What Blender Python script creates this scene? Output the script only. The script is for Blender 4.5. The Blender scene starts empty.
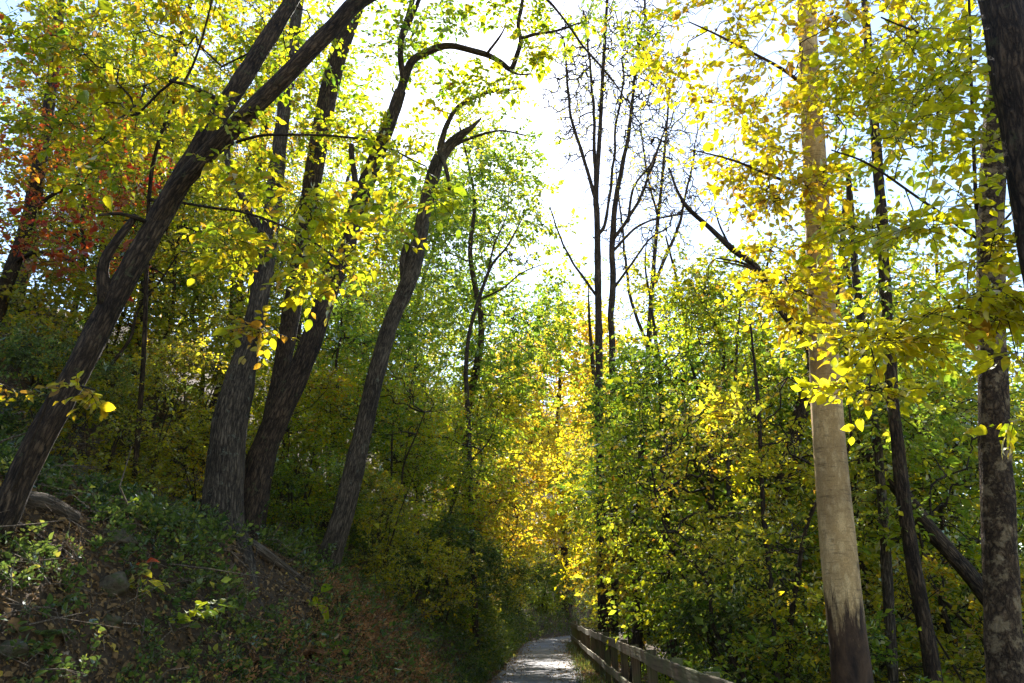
import bpy, math
import numpy as np

# ------------------------------------------------------------------ scene, camera
scene = bpy.context.scene
COL = scene.collection
FPX, W, H = 760.0, 1024, 683
PITCH, YAW, EYE = math.radians(19.6), math.radians(2.84), 1.6
cP, sP, cY, sY = math.cos(PITCH), math.sin(PITCH), math.cos(YAW), math.sin(YAW)

cam_d = bpy.data.cameras.new('camera')
cam_d.sensor_width = 36.0
cam_d.lens = FPX / W * 36.0
cam_d.clip_start, cam_d.clip_end = 0.05, 3000.0
cam = bpy.data.objects.new('camera', cam_d)
cam.location = (0, 0, EYE)
cam.rotation_euler = (math.radians(90) + PITCH, 0, YAW)
COL.objects.link(cam)
scene.camera = cam

def ray(px, py):
    r, v = px - W / 2, H / 2 - py
    F, U = FPX * cP - v * sP, FPX * sP + v * cP
    return np.array([r * cY - F * sY, r * sY + F * cY, U])

def pix(px, py, D):
    """the point at distance D along the path that is seen in this direction"""
    d = ray(px, py)
    return np.array([0, 0, EYE]) + d * (D / d[1])

def mpp(px, py, D):
    """metres per pixel there"""
    d = ray(px, py)
    return D / d[1]

# ------------------------------------------------------------------ smooth noise
def snoise(p, scale=1.0, seed=0, octaves=3):
    """sum of sines in random directions, about -1..1"""
    rng = np.random.default_rng(seed)
    p = np.asarray(p, float) * scale
    out = np.zeros(len(p))
    amp, tot = 1.0, 0.0
    for o in range(octaves):
        for k in range(5):
            d = rng.normal(size=3)
            d *= (2.0 ** o) * rng.uniform(.7, 1.4) / np.linalg.norm(d)
            out += amp * np.sin(p @ d + rng.uniform(0, 6.28))
        tot += amp * 2.2
        amp *= .55
    return out / tot

# ------------------------------------------------------------------ terrain
def shift(y):
    y = np.asarray(y, float)
    return np.where(y > 42, .010 * (np.clip(y, 42, 110) - 42) ** 2 + 1.36 * np.clip(y - 110, 0, 40), 0.0)

BANK_D = [-50, 0, .25, .7, 1.4, 2.3, 3.2, 4.5, 8, 15, 30, 60, 120, 600]
BANK_Z = [0, 0, .08, .72, 1.6, 2.5, 2.95, 3.55, 6.0, 10.5, 19, 32, 45, 50]
RGT_D = [-50, 0, .4, 2, 5, 9, 14, 30, 60, 150, 600]
RGT_Z = [0, 0, -.1, -.8, -2.0, -3.0, -3.4, -3.4, -2.0, 6, 14]

def ground(x, y):
    x, y = np.asarray(x, float), np.asarray(y, float)
    s = x - shift(y)
    dl, dr = -1.6 - s - 2.3 * np.clip((12.5 - y) / 7.5, 0, 1) ** 1.2, s - 1.75
    z = np.interp(dl, BANK_D, BANK_Z) + np.interp(dr, RGT_D, RGT_Z)
    p = np.stack([x.ravel(), y.ravel(), 0 * x.ravel()], 1)
    n1 = snoise(p, .55, 3, 3).reshape(x.shape)
    n2 = snoise(p, 2.6, 4, 3).reshape(x.shape)
    m = np.clip(np.maximum(dl - .1, dr) / 1.2, 0, 1)
    return z + m * (n1 * .35 * np.clip(np.maximum(dl, dr) / 3, .3, 2) + n2 * .10)

def gz(x, y):
    return float(ground(np.array([x]), np.array([y]))[0])

def ground_hit(px, py, lo=2.5, hi=60):
    d = ray(px, py)
    ds = np.linspace(lo, hi, 900)
    P = np.array([0, 0, EYE])[None] + d[None] * (ds / d[1])[:, None]
    under = P[:, 2] < ground(P[:, 0], P[:, 1])
    i = int(np.argmax(under)) if under.any() else len(ds) - 1
    return P[i]

# ------------------------------------------------------------------ mesh buffer
class Buf:
    def __init__(s):
        s.v, s.f, s.n = [], [], 0            # f: list of (array (m,k), material)
        s.tint, s.bc = [], []
    def add(s, v, faces, mat=0, tint=None, bc=None):
        v = np.asarray(v, np.float32).reshape(-1, 3)
        for f in faces:
            s.f.append((np.asarray(f, np.int64) + s.n, mat))
        s.v.append(v)
        s.tint.append(np.full(len(v), .5, np.float32) if tint is None else np.asarray(tint, np.float32))
        s.bc.append(v if bc is None else np.asarray(bc, np.float32))
        s.n += len(v)
    def mesh(s, name, mats, origin=(0, 0, 0), smooth=True):
        me = bpy.data.meshes.new(name)
        v = np.concatenate(s.v) - np.asarray(origin, np.float32)[None]
        me.vertices.add(len(v))
        me.vertices.foreach_set('co', v.ravel().astype(np.float32))
        loops = np.concatenate([f.ravel() for f, m in s.f])
        sizes = np.concatenate([np.full(len(f), f.shape[1], np.int64) for f, m in s.f])
        mi = np.concatenate([np.full(len(f), m, np.int32) for f, m in s.f])
        me.loops.add(len(loops))
        me.loops.foreach_set('vertex_index', loops.astype(np.int32))
        me.polygons.add(len(sizes))
        st = np.concatenate([[0], np.cumsum(sizes)[:-1]])
        me.polygons.foreach_set('loop_start', st.astype(np.int32))
        me.polygons.foreach_set('loop_total', sizes.astype(np.int32))
        me.polygons.foreach_set('material_index', mi)
        me.polygons.foreach_set('use_smooth', np.full(len(sizes), smooth))
        a = me.attributes.new('tint', 'FLOAT', 'POINT')
        a.data.foreach_set('value', np.concatenate(s.tint))
        b = me.attributes.new('bc', 'FLOAT_VECTOR', 'POINT')
        b.data.foreach_set('vector', np.concatenate(s.bc).ravel())
        for m in mats:
            me.materials.append(m)
        me.update(calc_edges=True)
        return me
    def obj(s, name, mats, parent=None, origin=(0, 0, 0), smooth=True):
        mats = mats if isinstance(mats, (list, tuple)) else [mats]
        o = bpy.data.objects.new(name, s.mesh(name, mats, origin, smooth))
        COL.objects.link(o)
        if parent is not None:
            o.parent = parent
        else:
            o.location = origin
        return o

def tag(o, label=None, cat=None, group=None, kind=None):
    if label: o['label'] = label
    if cat: o['category'] = cat
    if group: o['group'] = group
    if kind: o['kind'] = kind
    return o

def empty(name, loc, label, cat, group=None, rz=0.0, sc=1.0):
    o = bpy.data.objects.new(name, None)
    o.empty_display_size = .2
    COL.objects.link(o)
    o.location = loc
    o.rotation_euler = (0, 0, rz)
    o.scale = (sc, sc, sc)
    return tag(o, label, cat, group)

def nrm(a):
    return a / np.maximum(np.linalg.norm(a, axis=-1, keepdims=True), 1e-9)

# ------------------------------------------------------------------ tubes
def catmull(P, n):
    P = np.asarray(P, float)
    if len(P) < 3:
        t = np.linspace(0, 1, n)[:, None]
        return P[0] * (1 - t) + P[-1] * t
    Q = np.vstack([2 * P[0] - P[1], P, 2 * P[-1] - P[-2]])
    t = np.linspace(0, len(P) - 1 - 1e-6, n)
    i = t.astype(int)
    u = (t - i)[:, None]
    a, b, c, d = Q[i], Q[i + 1], Q[i + 2], Q[i + 3]
    return .5 * (2 * b + (c - a) * u + (2 * a - 5 * b + 4 * c - d) * u ** 2 + (3 * b - a - 3 * c + d) * u ** 3)

def tube(buf, P, R, sides=12, mat=0, lump=0.0, ridge=0.0, seed=0, tint=.5, cap=True):
    P, R = np.asarray(P, float), np.asarray(R, float)
    n = len(P)
    T = nrm(np.gradient(P, axis=0))
    ref = np.array([1.0, 0, 0]) if abs(T[0][0]) < .8 else np.array([0, 1.0, 0])
    N = np.zeros_like(P)
    v = ref - T[0] * (ref @ T[0]); N[0] = v / np.linalg.norm(v)
    for i in range(1, n):
        v = N[i - 1] - T[i] * (N[i - 1] @ T[i])
        N[i] = v / np.linalg.norm(v)
    B = np.cross(T, N)
    a = np.linspace(0, 2 * math.pi, sides, endpoint=False)
    ca, sa = np.cos(a), np.sin(a)
    L = np.concatenate([[0], np.cumsum(np.linalg.norm(np.diff(P, axis=0), axis=1))])
    rr = np.repeat(R[:, None], sides, 1)
    bc = np.stack([ca[None] * rr, sa[None] * rr, np.repeat(L[:, None], sides, 1)], -1)
    if lump:
        rr = rr * (1 + lump * snoise(bc.reshape(-1, 3), 3.0 / max(.05, R.mean() * 6), seed + 11, 3).reshape(rr.shape))
    if ridge:
        q = bc.reshape(-1, 3) * np.array([1, 1, .16])
        rn = np.abs(snoise(q, 32, seed + 7, 2)).reshape(rr.shape)
        rr = rr + ridge * (rn - .4)
    V = P[:, None] + N[:, None] * (ca[None, :, None] * rr[..., None]) + B[:, None] * (sa[None, :, None] * rr[..., None])
    i, j = np.meshgrid(np.arange(n - 1), np.arange(sides), indexing='ij')
    j2 = (j + 1) % sides
    F = np.stack([i * sides + j, i * sides + j2, (i + 1) * sides + j2, (i + 1) * sides + j], -1).reshape(-1, 4)
    V, bc = V.reshape(-1, 3), bc.reshape(-1, 3)
    faces = [F]
    if cap:
        k = len(V)
        V = np.vstack([V, P[0], P[-1]]); bc = np.vstack([bc, [0, 0, 0], [0, 0, L[-1]]])
        jj = np.arange(sides)
        faces.append(np.stack([np.full(sides, k), (jj + 1) % sides, jj], 1))
        o = (n - 1) * sides
        faces.append(np.stack([np.full(sides, k + 1), o + jj, o + (jj + 1) % sides], 1))
    buf.add(V, faces, mat, np.full(len(V), tint), bc)

def edges(buf, A, B, ra, rb, sides=4, mat=0):
    """many thin tapered sticks at once"""
    if len(A) == 0: return
    T = nrm(B - A)
    ref = np.where(np.abs(T[:, 2:3]) < .9, [[0, 0, 1.0]], [[1.0, 0, 0]])
    N = nrm(np.cross(T, ref)); Bn = np.cross(T, N)
    a = np.linspace(0, 2 * math.pi, sides, endpoint=False)
    ring = N[:, None] * np.cos(a)[None, :, None] + Bn[:, None] * np.sin(a)[None, :, None]
    V = np.concatenate([A[:, None] + ring * np.asarray(ra)[:, None, None], B[:, None] + ring * np.asarray(rb)[:, None, None]], 1)
    m = len(A)
    base = (np.arange(m) * 2 * sides)[:, None]
    j = np.arange(sides)[None]
    F = np.stack([base + j, base + (j + 1) % sides, base + sides + (j + 1) % sides, base + sides + j], -1).reshape(-1, 4)
    buf.add(V.reshape(-1, 3), [F], mat)

# ------------------------------------------------------------------ leaves
def leaves(buf, pos, axis, nor, length, width, tint, kind='lo', mat=0, fold=.22, droop=.12):
    """pos: base of the blade; axis: towards the tip; nor: upper side"""
    axis = nrm(axis)
    nor = nrm(nor - axis * np.sum(nor * axis, -1, keepdims=True))
    side = np.cross(axis, nor)
    L, Wd = length[:, None], width[:, None]
    lr = np.random.default_rng(len(pos) + int(abs(pos[0].sum()) * 100))
    fold = fold * lr.uniform(.1, 2.0, (len(pos), 1)); droop = droop * lr.uniform(-.6, 2.6, (len(pos), 1)) + lr.normal(0, .08, (len(pos), 1))
    def pt(t, w, h):
        return pos + axis * (L * t) + side * (Wd * w) + nor * (Wd * h)
    if kind == 'hi':
        rows = [pt(0, 0, 0), pt(.36, 0, 0), pt(.70, 0, -droop * .5), pt(1, 0, -droop * 2),
                pt(.12, .30, fold * .6), pt(.40, .52, fold), pt(.72, .36, fold * .6 - droop),
                pt(.12, -.30, fold * .6), pt(.40, -.52, fold), pt(.72, -.36, fold * .6 - droop)]
        f3 = [(0, 1, 4), (0, 7, 1), (2, 3, 6), (2, 8 + 1, 3)]
        f4 = [(1, 5, 4, 1), ]
        tri = [(0, 4, 1), (4, 5, 1), (5, 2, 1), (5, 6, 2), (6, 3, 2), (0, 1, 7), (7, 1, 8), (8, 1, 2), (8, 2, 9), (9, 2, 3)]
    elif kind == 'mid':
        rows = [pt(0, 0, 0), pt(.5, 0, 0), pt(1, 0, -droop), pt(.3, .5, fold), pt(.68, .38, fold * .7), pt(.3, -.5, fold), pt(.68, -.38, fold * .7)]
        tri = [(0, 3, 1), (3, 4, 1), (4, 2, 1), (0, 1, 5), (5, 1, 6), (6, 1, 2)]
    else:
        rows = [pt(0, 0, 0), pt(.45, .5, fold), pt(1, 0, -droop), pt(.45, -.5, fold)]
        tri = [(0, 1, 2), (0, 2, 3)]
    k = len(rows)
    V = np.stack(rows, 1).reshape(-1, 3)
    tri = np.array(tri)
    F = ((np.arange(len(pos)) * k)[:, None, None] + tri[None]).reshape(-1, 3)
    buf.add(V, [F], mat, np.repeat(tint, k))

def sprays(buf, base, d, rng, K=8, L=.3, leaf=.075, ratio=.6, kind='lo', tint0=.5, tvar=.25, flat=.35, mat=0, twig_mat=None, twig_r=.0015, droop=.25, clump=.5):
    """a twig at each base point with K leaves set alternately along it"""
    m = len(base)
    if m == 0: return
    d = nrm(d)
    Ls = L * rng.uniform(.6, 1.3, m)
    up = nrm(np.array([[0, 0, 1.0]]) + rng.normal(size=(m, 3)) * flat)
    side = nrm(np.cross(d, up)); up = np.cross(side, d)
    if twig_mat is not None:
        mid = base + d * (Ls * .55)[:, None] - np.array([0, 0, 1.0]) * (Ls * droop * .3)[:, None]
        end = base + d * Ls[:, None] - np.array([0, 0, 1.0]) * (Ls * droop)[:, None]
        edges(buf, base, mid, np.full(m, twig_r * 1.3), np.full(m, twig_r), 3, twig_mat)
        edges(buf, mid, end, np.full(m, twig_r), np.full(m, twig_r * .6), 3, twig_mat)
    t = (np.arange(K)[None] + rng.uniform(.2, .9, (m, K))) / K
    sg = np.where((np.arange(K)[None] + rng.integers(0, 2, (m, 1))) % 2 == 0, 1.0, -1.0) * np.ones((m, 1))
    ang = rng.normal(.95, .25, (m, K)) * (1.05 - .6 * t ** 3)
    ax = d[:, None] * np.cos(ang)[..., None] + side[:, None] * (sg * np.sin(ang))[..., None]
    ax = ax + rng.normal(size=ax.shape) * .16 - np.array([0, 0, 1.0]) * rng.uniform(.0, .45, (m, K, 1))
    pos = base[:, None] + d[:, None] * (Ls[:, None] * t)[..., None] - np.array([0, 0, 1.0]) * (Ls[:, None] * droop * t ** 1.6)[..., None]
    pos = pos + nrm(ax) * leaf * .15
    nor = up[:, None] + rng.normal(size=ax.shape) * flat
    ln = leaf * np.exp(rng.normal(-.03, .33, (m, K))) * (1.05 - .45 * np.abs(t - .6))
    cl = snoise(base, .9, int(rng.integers(1e6)), 2)
    tn = np.clip(tint0 + clump * .35 * cl[:, None] + rng.normal(0, tvar, (m, K)), 0.01, .99)
    leaves(buf, pos.reshape(-1, 3), ax.reshape(-1, 3), nor.reshape(-1, 3), ln.ravel(), (ln * ratio * rng.uniform(.8, 1.15, ln.shape)).ravel(), tn.ravel(), kind, mat)

# ------------------------------------------------------------------ materials
def new_mat(name):
    m = bpy.data.materials.new(name)
    m.use_nodes = True
    nt = m.node_tree
    nt.nodes.clear()
    out = nt.nodes.new('ShaderNodeOutputMaterial')
    return m, nt, out

def ramp(nt, stops, interp='LINEAR'):
    r = nt.nodes.new('ShaderNodeValToRGB')
    r.color_ramp.interpolation = interp
    el = r.color_ramp.elements
    while len(el) < len(stops): el.new(.5)
    for e, (p, c) in zip(el, stops):
        e.position = p; e.color = (*c, 1)
    return r

def leaf_mat(name, stops, trans=.55, rscale=.5, gloss=.05):
    """stops: colour of the light let through; what is thrown back is duller"""
    m, nt, out = new_mat(name)
    N, K = nt.nodes.new, nt.links.new
    at = N('ShaderNodeAttribute'); at.attribute_name = 'tint'
    r = ramp(nt, stops); K(at.outputs['Fac'], r.inputs['Fac'])
    # small mottling and brown flecks on the blade
    geo = N('ShaderNodeNewGeometry')
    no = N('ShaderNodeTexNoise'); no.inputs['Scale'].default_value = 38; no.inputs['Detail'].default_value = 2
    K(geo.outputs['Position'], no.inputs['Vector'])
    mr = N('ShaderNodeMapRange'); mr.inputs[1].default_value = .3; mr.inputs[2].default_value = .75; mr.inputs[3].default_value = .72; mr.inputs[4].default_value = 1.12
    K(no.outputs['Fac'], mr.inputs[0])
    mul = N('ShaderNodeVectorMath'); mul.operation = 'SCALE'
    K(r.outputs['Color'], mul.inputs[0]); K(mr.outputs[0], mul.inputs['Scale'])
    tr = N('ShaderNodeBsdfTranslucent'); K(mul.outputs[0], tr.inputs['Color'])
    half = N('ShaderNodeVectorMath'); half.operation = 'SCALE'; half.inputs['Scale'].default_value = rscale
    K(mul.outputs[0], half.inputs[0])
    df = N('ShaderNodeBsdfDiffuse'); K(half.outputs[0], df.inputs['Color'])
    mx = N('ShaderNodeMixShader'); mx.inputs[0].default_value = trans
    K(df.outputs[0], mx.inputs[1]); K(tr.outputs[0], mx.inputs[2])
    gl = N('ShaderNodeBsdfGlossy'); gl.inputs['Roughness'].default_value = .6; gl.inputs['Color'].default_value = (.8, .82, .85, 1)
    fr = N('ShaderNodeFresnel'); fr.inputs['IOR'].default_value = 1.38
    sc = N('ShaderNodeMath'); sc.operation = 'MULTIPLY'; sc.inputs[1].default_value = gloss * 5
    K(fr.outputs[0], sc.inputs[0])
    m2 = N('ShaderNodeMixShader'); K(sc.outputs[0], m2.inputs[0])
    K(mx.outputs[0], m2.inputs[1]); K(gl.outputs[0], m2.inputs[2])
    K(m2.outputs[0], out.inputs['Surface'])
    return m

def bark_mat(name, dark, light, sx=14, sz=2.2, bump=.6, lichen=None, lich_amt=.0, rough=.9, moss_z=None):
    m, nt, out = new_mat(name)
    N, K = nt.nodes.new, nt.links.new
    at = N('ShaderNodeAttribute'); at.attribute_name = 'bc'
    mp = N('ShaderNodeMapping'); mp.inputs['Scale'].default_value = (sx, sx, sz)
    K(at.outputs['Vector'], mp.inputs['Vector'])
    n1 = N('ShaderNodeTexNoise'); n1.inputs['Scale'].default_value = 1.0; n1.inputs['Detail'].default_value = 6; n1.inputs['Roughness'].default_value = .65
    n1.inputs['Distortion'].default_value = .4
    K(mp.outputs[0], n1.inputs['Vector'])
    vo = N('ShaderNodeTexVoronoi'); vo.feature = 'DISTANCE_TO_EDGE'; vo.inputs['Scale'].default_value = 1.6
    mixv = N('ShaderNodeVectorMath'); mixv.operation = 'ADD'
    dsc = N('ShaderNodeVectorMath'); dsc.operation = 'SCALE'; dsc.inputs['Scale'].default_value = 1.7; K(n1.outputs['Color'], dsc.inputs[0])
    K(mp.outputs[0], mixv.inputs[0]); K(dsc.outputs[0], mixv.inputs[1]); K(mixv.outputs[0], vo.inputs['Vector'])
    vr = N('ShaderNodeMapRange'); vr.inputs[1].default_value = 0; vr.inputs[2].default_value = .35
    K(vo.outputs['Distance'], vr.inputs[0])
    ht = N('ShaderNodeMath'); ht.operation = 'MULTIPLY_ADD'; ht.inputs[1].default_value = .6
    K(vr.outputs[0], ht.inputs[0]); K(n1.outputs['Fac'], ht.inputs[2])
    r = ramp(nt, [(.42, dark), (.78, tuple((a + b) / 2 for a, b in zip(dark, light))), (1.0, light)])
    K(ht.outputs[0], r.inputs['Fac'])
    big = N('ShaderNodeTexNoise'); big.inputs['Scale'].default_value = 2.1; big.inputs['Detail'].default_value = 4
    K(at.outputs['Vector'], big.inputs['Vector'])
    bm = N('ShaderNodeMapRange'); bm.inputs[1].default_value = .3; bm.inputs[2].default_value = .7; bm.inputs[3].default_value = .55; bm.inputs[4].default_value = 1.25
    K(big.outputs['Fac'], bm.inputs[0])
    bs0 = N('ShaderNodeVectorMath'); bs0.operation = 'SCALE'
    K(r.outputs['Color'], bs0.inputs[0]); K(bm.outputs[0], bs0.inputs['Scale'])
    fine = N('ShaderNodeTexNoise'); fine.inputs['Scale'].default_value = 75; fine.inputs['Detail'].default_value = 4; fine.inputs['Roughness'].default_value = .7
    K(at.outputs['Vector'], fine.inputs['Vector'])
    fm = N('ShaderNodeMapRange'); fm.inputs[1].default_value = .3; fm.inputs[2].default_value = .7; fm.inputs[3].default_value = .72; fm.inputs[4].default_value = 1.2
    K(fine.outputs['Fac'], fm.inputs[0])
    bs1 = N('ShaderNodeVectorMath'); bs1.operation = 'SCALE'
    K(bs0.outputs[0], bs1.inputs[0]); K(fm.outputs[0], bs1.inputs['Scale'])
    col = bs1.outputs[0]
    if lichen:
        n2 = N('ShaderNodeTexNoise'); n2.inputs['Scale'].default_value = 7; n2.inputs['Detail'].default_value = 5; n2.inputs['Roughness'].default_value = .7
        K(at.outputs['Vector'], n2.inputs['Vector'])
        lr = N('ShaderNodeMapRange'); lr.inputs[1].default_value = .62 - lich_amt; lr.inputs[2].default_value = .70 - lich_amt
        K(n2.outputs['Fac'], lr.inputs[0])
        mx = N('ShaderNodeMix'); mx.data_type = 'RGBA'
        K(lr.outputs[0], mx.inputs['Factor']); K(col, mx.inputs['A']); mx.inputs['B'].default_value = (*lichen, 1)
        col = mx.outputs['Result']
    if moss_z is not None:      # rough dark bark that ends in a ragged edge above the foot
        kn = N('ShaderNodeTexVoronoi'); kn.inputs['Scale'].default_value = 1.0
        kmp = N('ShaderNodeMapping'); kmp.inputs['Scale'].default_value = (4.5, 4.5, 3.2)
        K(at.outputs['Vector'], kmp.inputs['Vector']); K(kmp.outputs[0], kn.inputs['Vector'])
        kr = N('ShaderNodeMapRange'); kr.inputs[1].default_value = .06; kr.inputs[2].default_value = .17; kr.inputs[3].default_value = .35; kr.inputs[4].default_value = 1.0
        K(kn.outputs['Distance'], kr.inputs[0])
        lmp = N('ShaderNodeMapping'); lmp.inputs['Scale'].default_value = (6, 6, 55)
        ln_ = N('ShaderNodeTexNoise'); ln_.inputs['Scale'].default_value = 1; ln_.inputs['Detail'].default_value = 3
        K(at.outputs['Vector'], lmp.inputs['Vector']); K(lmp.outputs[0], ln_.inputs['Vector'])
        lr_ = N('ShaderNodeMapRange'); lr_.inputs[1].default_value = .3; lr_.inputs[2].default_value = .42; lr_.inputs[3].default_value = .6; lr_.inputs[4].default_value = 1.0
        K(ln_.outputs['Fac'], lr_.inputs[0])
        kk = N('ShaderNodeMath'); kk.operation = 'MULTIPLY'; K(kr.outputs[0], kk.inputs[0]); K(lr_.outputs[0], kk.inputs[1])
        ks = N('ShaderNodeVectorMath'); ks.operation = 'SCALE'; K(col, ks.inputs[0]); K(kk.outputs[0], ks.inputs['Scale'])
        col = ks.outputs[0]
        n3 = N('ShaderNodeTexNoise'); n3.inputs['Scale'].default_value = 1; n3.inputs['Detail'].default_value = 9; n3.inputs['Roughness'].default_value = .72
        mp3 = N('ShaderNodeMapping'); mp3.inputs['Scale'].default_value = (20, 20, 3.2)
        K(at.outputs['Vector'], mp3.inputs['Vector']); K(mp3.outputs[0], n3.inputs['Vector'])
        sx_ = N('ShaderNodeSeparateXYZ'); K(at.outputs['Vector'], sx_.inputs[0])
        ad = N('ShaderNodeMath'); ad.operation = 'MULTIPLY_ADD'; ad.inputs[1].default_value = -1.7
        K(n3.outputs['Fac'], ad.inputs[0]); K(sx_.outputs['Z'], ad.inputs[2])
        mr = N('ShaderNodeMapRange'); mr.inputs[1].default_value = moss_z - .12 - .85; mr.inputs[2].default_value = moss_z + .14 - .85
        K(ad.outputs[0], mr.inputs[0])
        rr = ramp(nt, [(.38, (.018, .009, .005)), (.72, (.12, .065, .03))]); K(n1.outputs['Fac'], rr.inputs['Fac'])
        mx = N('ShaderNodeMix'); mx.data_type = 'RGBA'
        K(mr.outputs[0], mx.inputs['Factor']); K(rr.outputs['Color'], mx.inputs['A']); K(col, mx.inputs['B'])
        col = mx.outputs['Result']
    bs = N('ShaderNodeBsdfPrincipled'); bs.inputs['Roughness'].default_value = rough
    bs.inputs['Specular IOR Level'].default_value = .25
    K(col, bs.inputs['Base Color'])
    bp = N('ShaderNodeBump'); bp.inputs['Strength'].default_value = bump; bp.inputs['Distance'].default_value = .03
    K(ht.outputs[0], bp.inputs['Height']); K(bp.outputs[0], bs.inputs['Normal'])
    K(bs.outputs[0], out.inputs['Surface'])
    return m

M = {}
M['lemon'] = leaf_mat('lemon_leaf', [(0, (.44, .54, .015)), (.3, (.74, .72, .015)), (.64, (.88, .74, .015)), (.9, (.86, .52, .02)), (1, (.48, .25, .03))], trans=.68, rscale=.8)
M['lime'] = leaf_mat('lime_leaf', [(0, (.14, .27, .02)), (.3, (.36, .47, .015)), (.6, (.60, .60, .015)), (.86, (.76, .55, .015)), (1, (.72, .34, .03))], trans=.64, rscale=.7)
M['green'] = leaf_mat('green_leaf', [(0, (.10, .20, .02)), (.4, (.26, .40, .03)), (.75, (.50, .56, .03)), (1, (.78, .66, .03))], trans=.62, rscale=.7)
M['olive'] = leaf_mat('olive_leaf', [(0, (.19, .26, .02)), (.35, (.48, .50, .03)), (.65, (.76, .66, .03)), (.9, (.86, .56, .03)), (1, (.64, .32, .03))], trans=.62, rscale=.7)
M['gold'] = leaf_mat('golden_leaf', [(0, (.62, .62, .03)), (.45, (.94, .76, .03)), (.85, (.95, .54, .03)), (1, (.80, .30, .03))], trans=.64, rscale=.8)
M['red'] = leaf_mat('red_leaf', [(0, (.62, .42, .02)), (.3, (.80, .36, .03)), (.65, (.78, .16, .03)), (1, (.50, .06, .03))], trans=.6, rscale=.7)
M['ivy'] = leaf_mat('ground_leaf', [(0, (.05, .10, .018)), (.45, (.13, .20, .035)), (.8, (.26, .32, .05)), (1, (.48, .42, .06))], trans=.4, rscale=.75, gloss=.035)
M['litter'] = leaf_mat('fallen_leaf', [(0, (.10, .055, .025)), (.5, (.27, .16, .07)), (.85, (.42, .26, .10)), (1, (.66, .46, .08))], trans=.25, rscale=.9, gloss=.02)
M['rust'] = leaf_mat('dry_fern_leaf', [(0, (.20, .08, .03)), (.5, (.42, .19, .07)), (1, (.58, .33, .13))], trans=.4, rscale=.9, gloss=.02)
M['grass'] = leaf_mat('grass_blade', [(0, (.06, .12, .02)), (.6, (.20, .26, .03)), (1, (.42, .36, .08))], trans=.45, rscale=.8)
M['bark'] = bark_mat('dark_bark', (.014, .009, .006), (.13, .085, .05), 18, 3.4, 1.0, lichen=(.085, .085, .04), lich_amt=.02)
M['bark_grey'] = bark_mat('grey_bark', (.024, .017, .011), (.18, .135, .09), 20, 3.0, 1.0, lichen=(.17, .17, .12), lich_amt=.02)
M['bark_scaly'] = bark_mat('scaly_bark', (.03, .018, .010), (.17, .11, .06), 14, 8, 1.0, lichen=(.30, .22, .12), lich_amt=.10)
M['bark_pale'] = bark_mat('smooth_pale_bark', (.46, .29, .115), (.66, .455, .21), 6, 3.0, .22, lichen=(.37, .235, .10), lich_amt=.05, rough=.7, moss_z=2.15)
M['twig'] = bark_mat('twig_bark', (.02, .014, .010), (.07, .05, .035), 20, 4, .2)
M['dead'] = bark_mat('dead_wood', (.05, .035, .022), (.24, .18, .12), 24, 2.0, .9)
M['stick'] = bark_mat('bleached_stick', (.18, .15, .12), (.42, .37, .31), 24, 3, .4)

M['stick2'] = bark_mat('dry_twig', (.06, .04, .025), (.28, .21, .14), 24, 3, .3)

def simple_mat(name, stops, scale, bump=.4, rough=.9, detail=8, dist=.02):
    m, nt, out = new_mat(name)
    N, K = nt.nodes.new, nt.links.new
    tc = N('ShaderNodeTexCoord')
    n1 = N('ShaderNodeTexNoise'); n1.inputs['Scale'].default_value = scale; n1.inputs['Detail'].default_value = detail; n1.inputs['Roughness'].default_value = .68
    K(tc.outputs['Object'], n1.inputs['Vector'])
    r = ramp(nt, stops); K(n1.outputs['Fac'], r.inputs['Fac'])
    bs = N('ShaderNodeBsdfPrincipled'); bs.inputs['Roughness'].default_value = rough; bs.inputs['Specular IOR Level'].default_value = .25
    K(r.outputs['Color'], bs.inputs['Base Color'])
    bp = N('ShaderNodeBump'); bp.inputs['Strength'].default_value = bump; bp.inputs['Distance'].default_value = dist
    K(n1.outputs['Fac'], bp.inputs['Height']); K(bp.outputs[0], bs.inputs['Normal'])
    K(bs.outputs[0], out.inputs['Surface'])
    return m
M['soil'] = simple_mat('forest_soil', [(.3, (.03, .02, .012)), (.5, (.085, .055, .03)), (.62, (.11, .07, .037)), (.75, (.06, .055, .025))], 6, 1.0, .95, 14, .12)
M['rock'] = simple_mat('lichened_rock', [(.3, (.05, .04, .025)), (.48, (.15, .115, .07)), (.58, (.09, .10, .035)), (.75, (.20, .16, .10))], 9, 1.0, .95, 12, .12)

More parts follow.
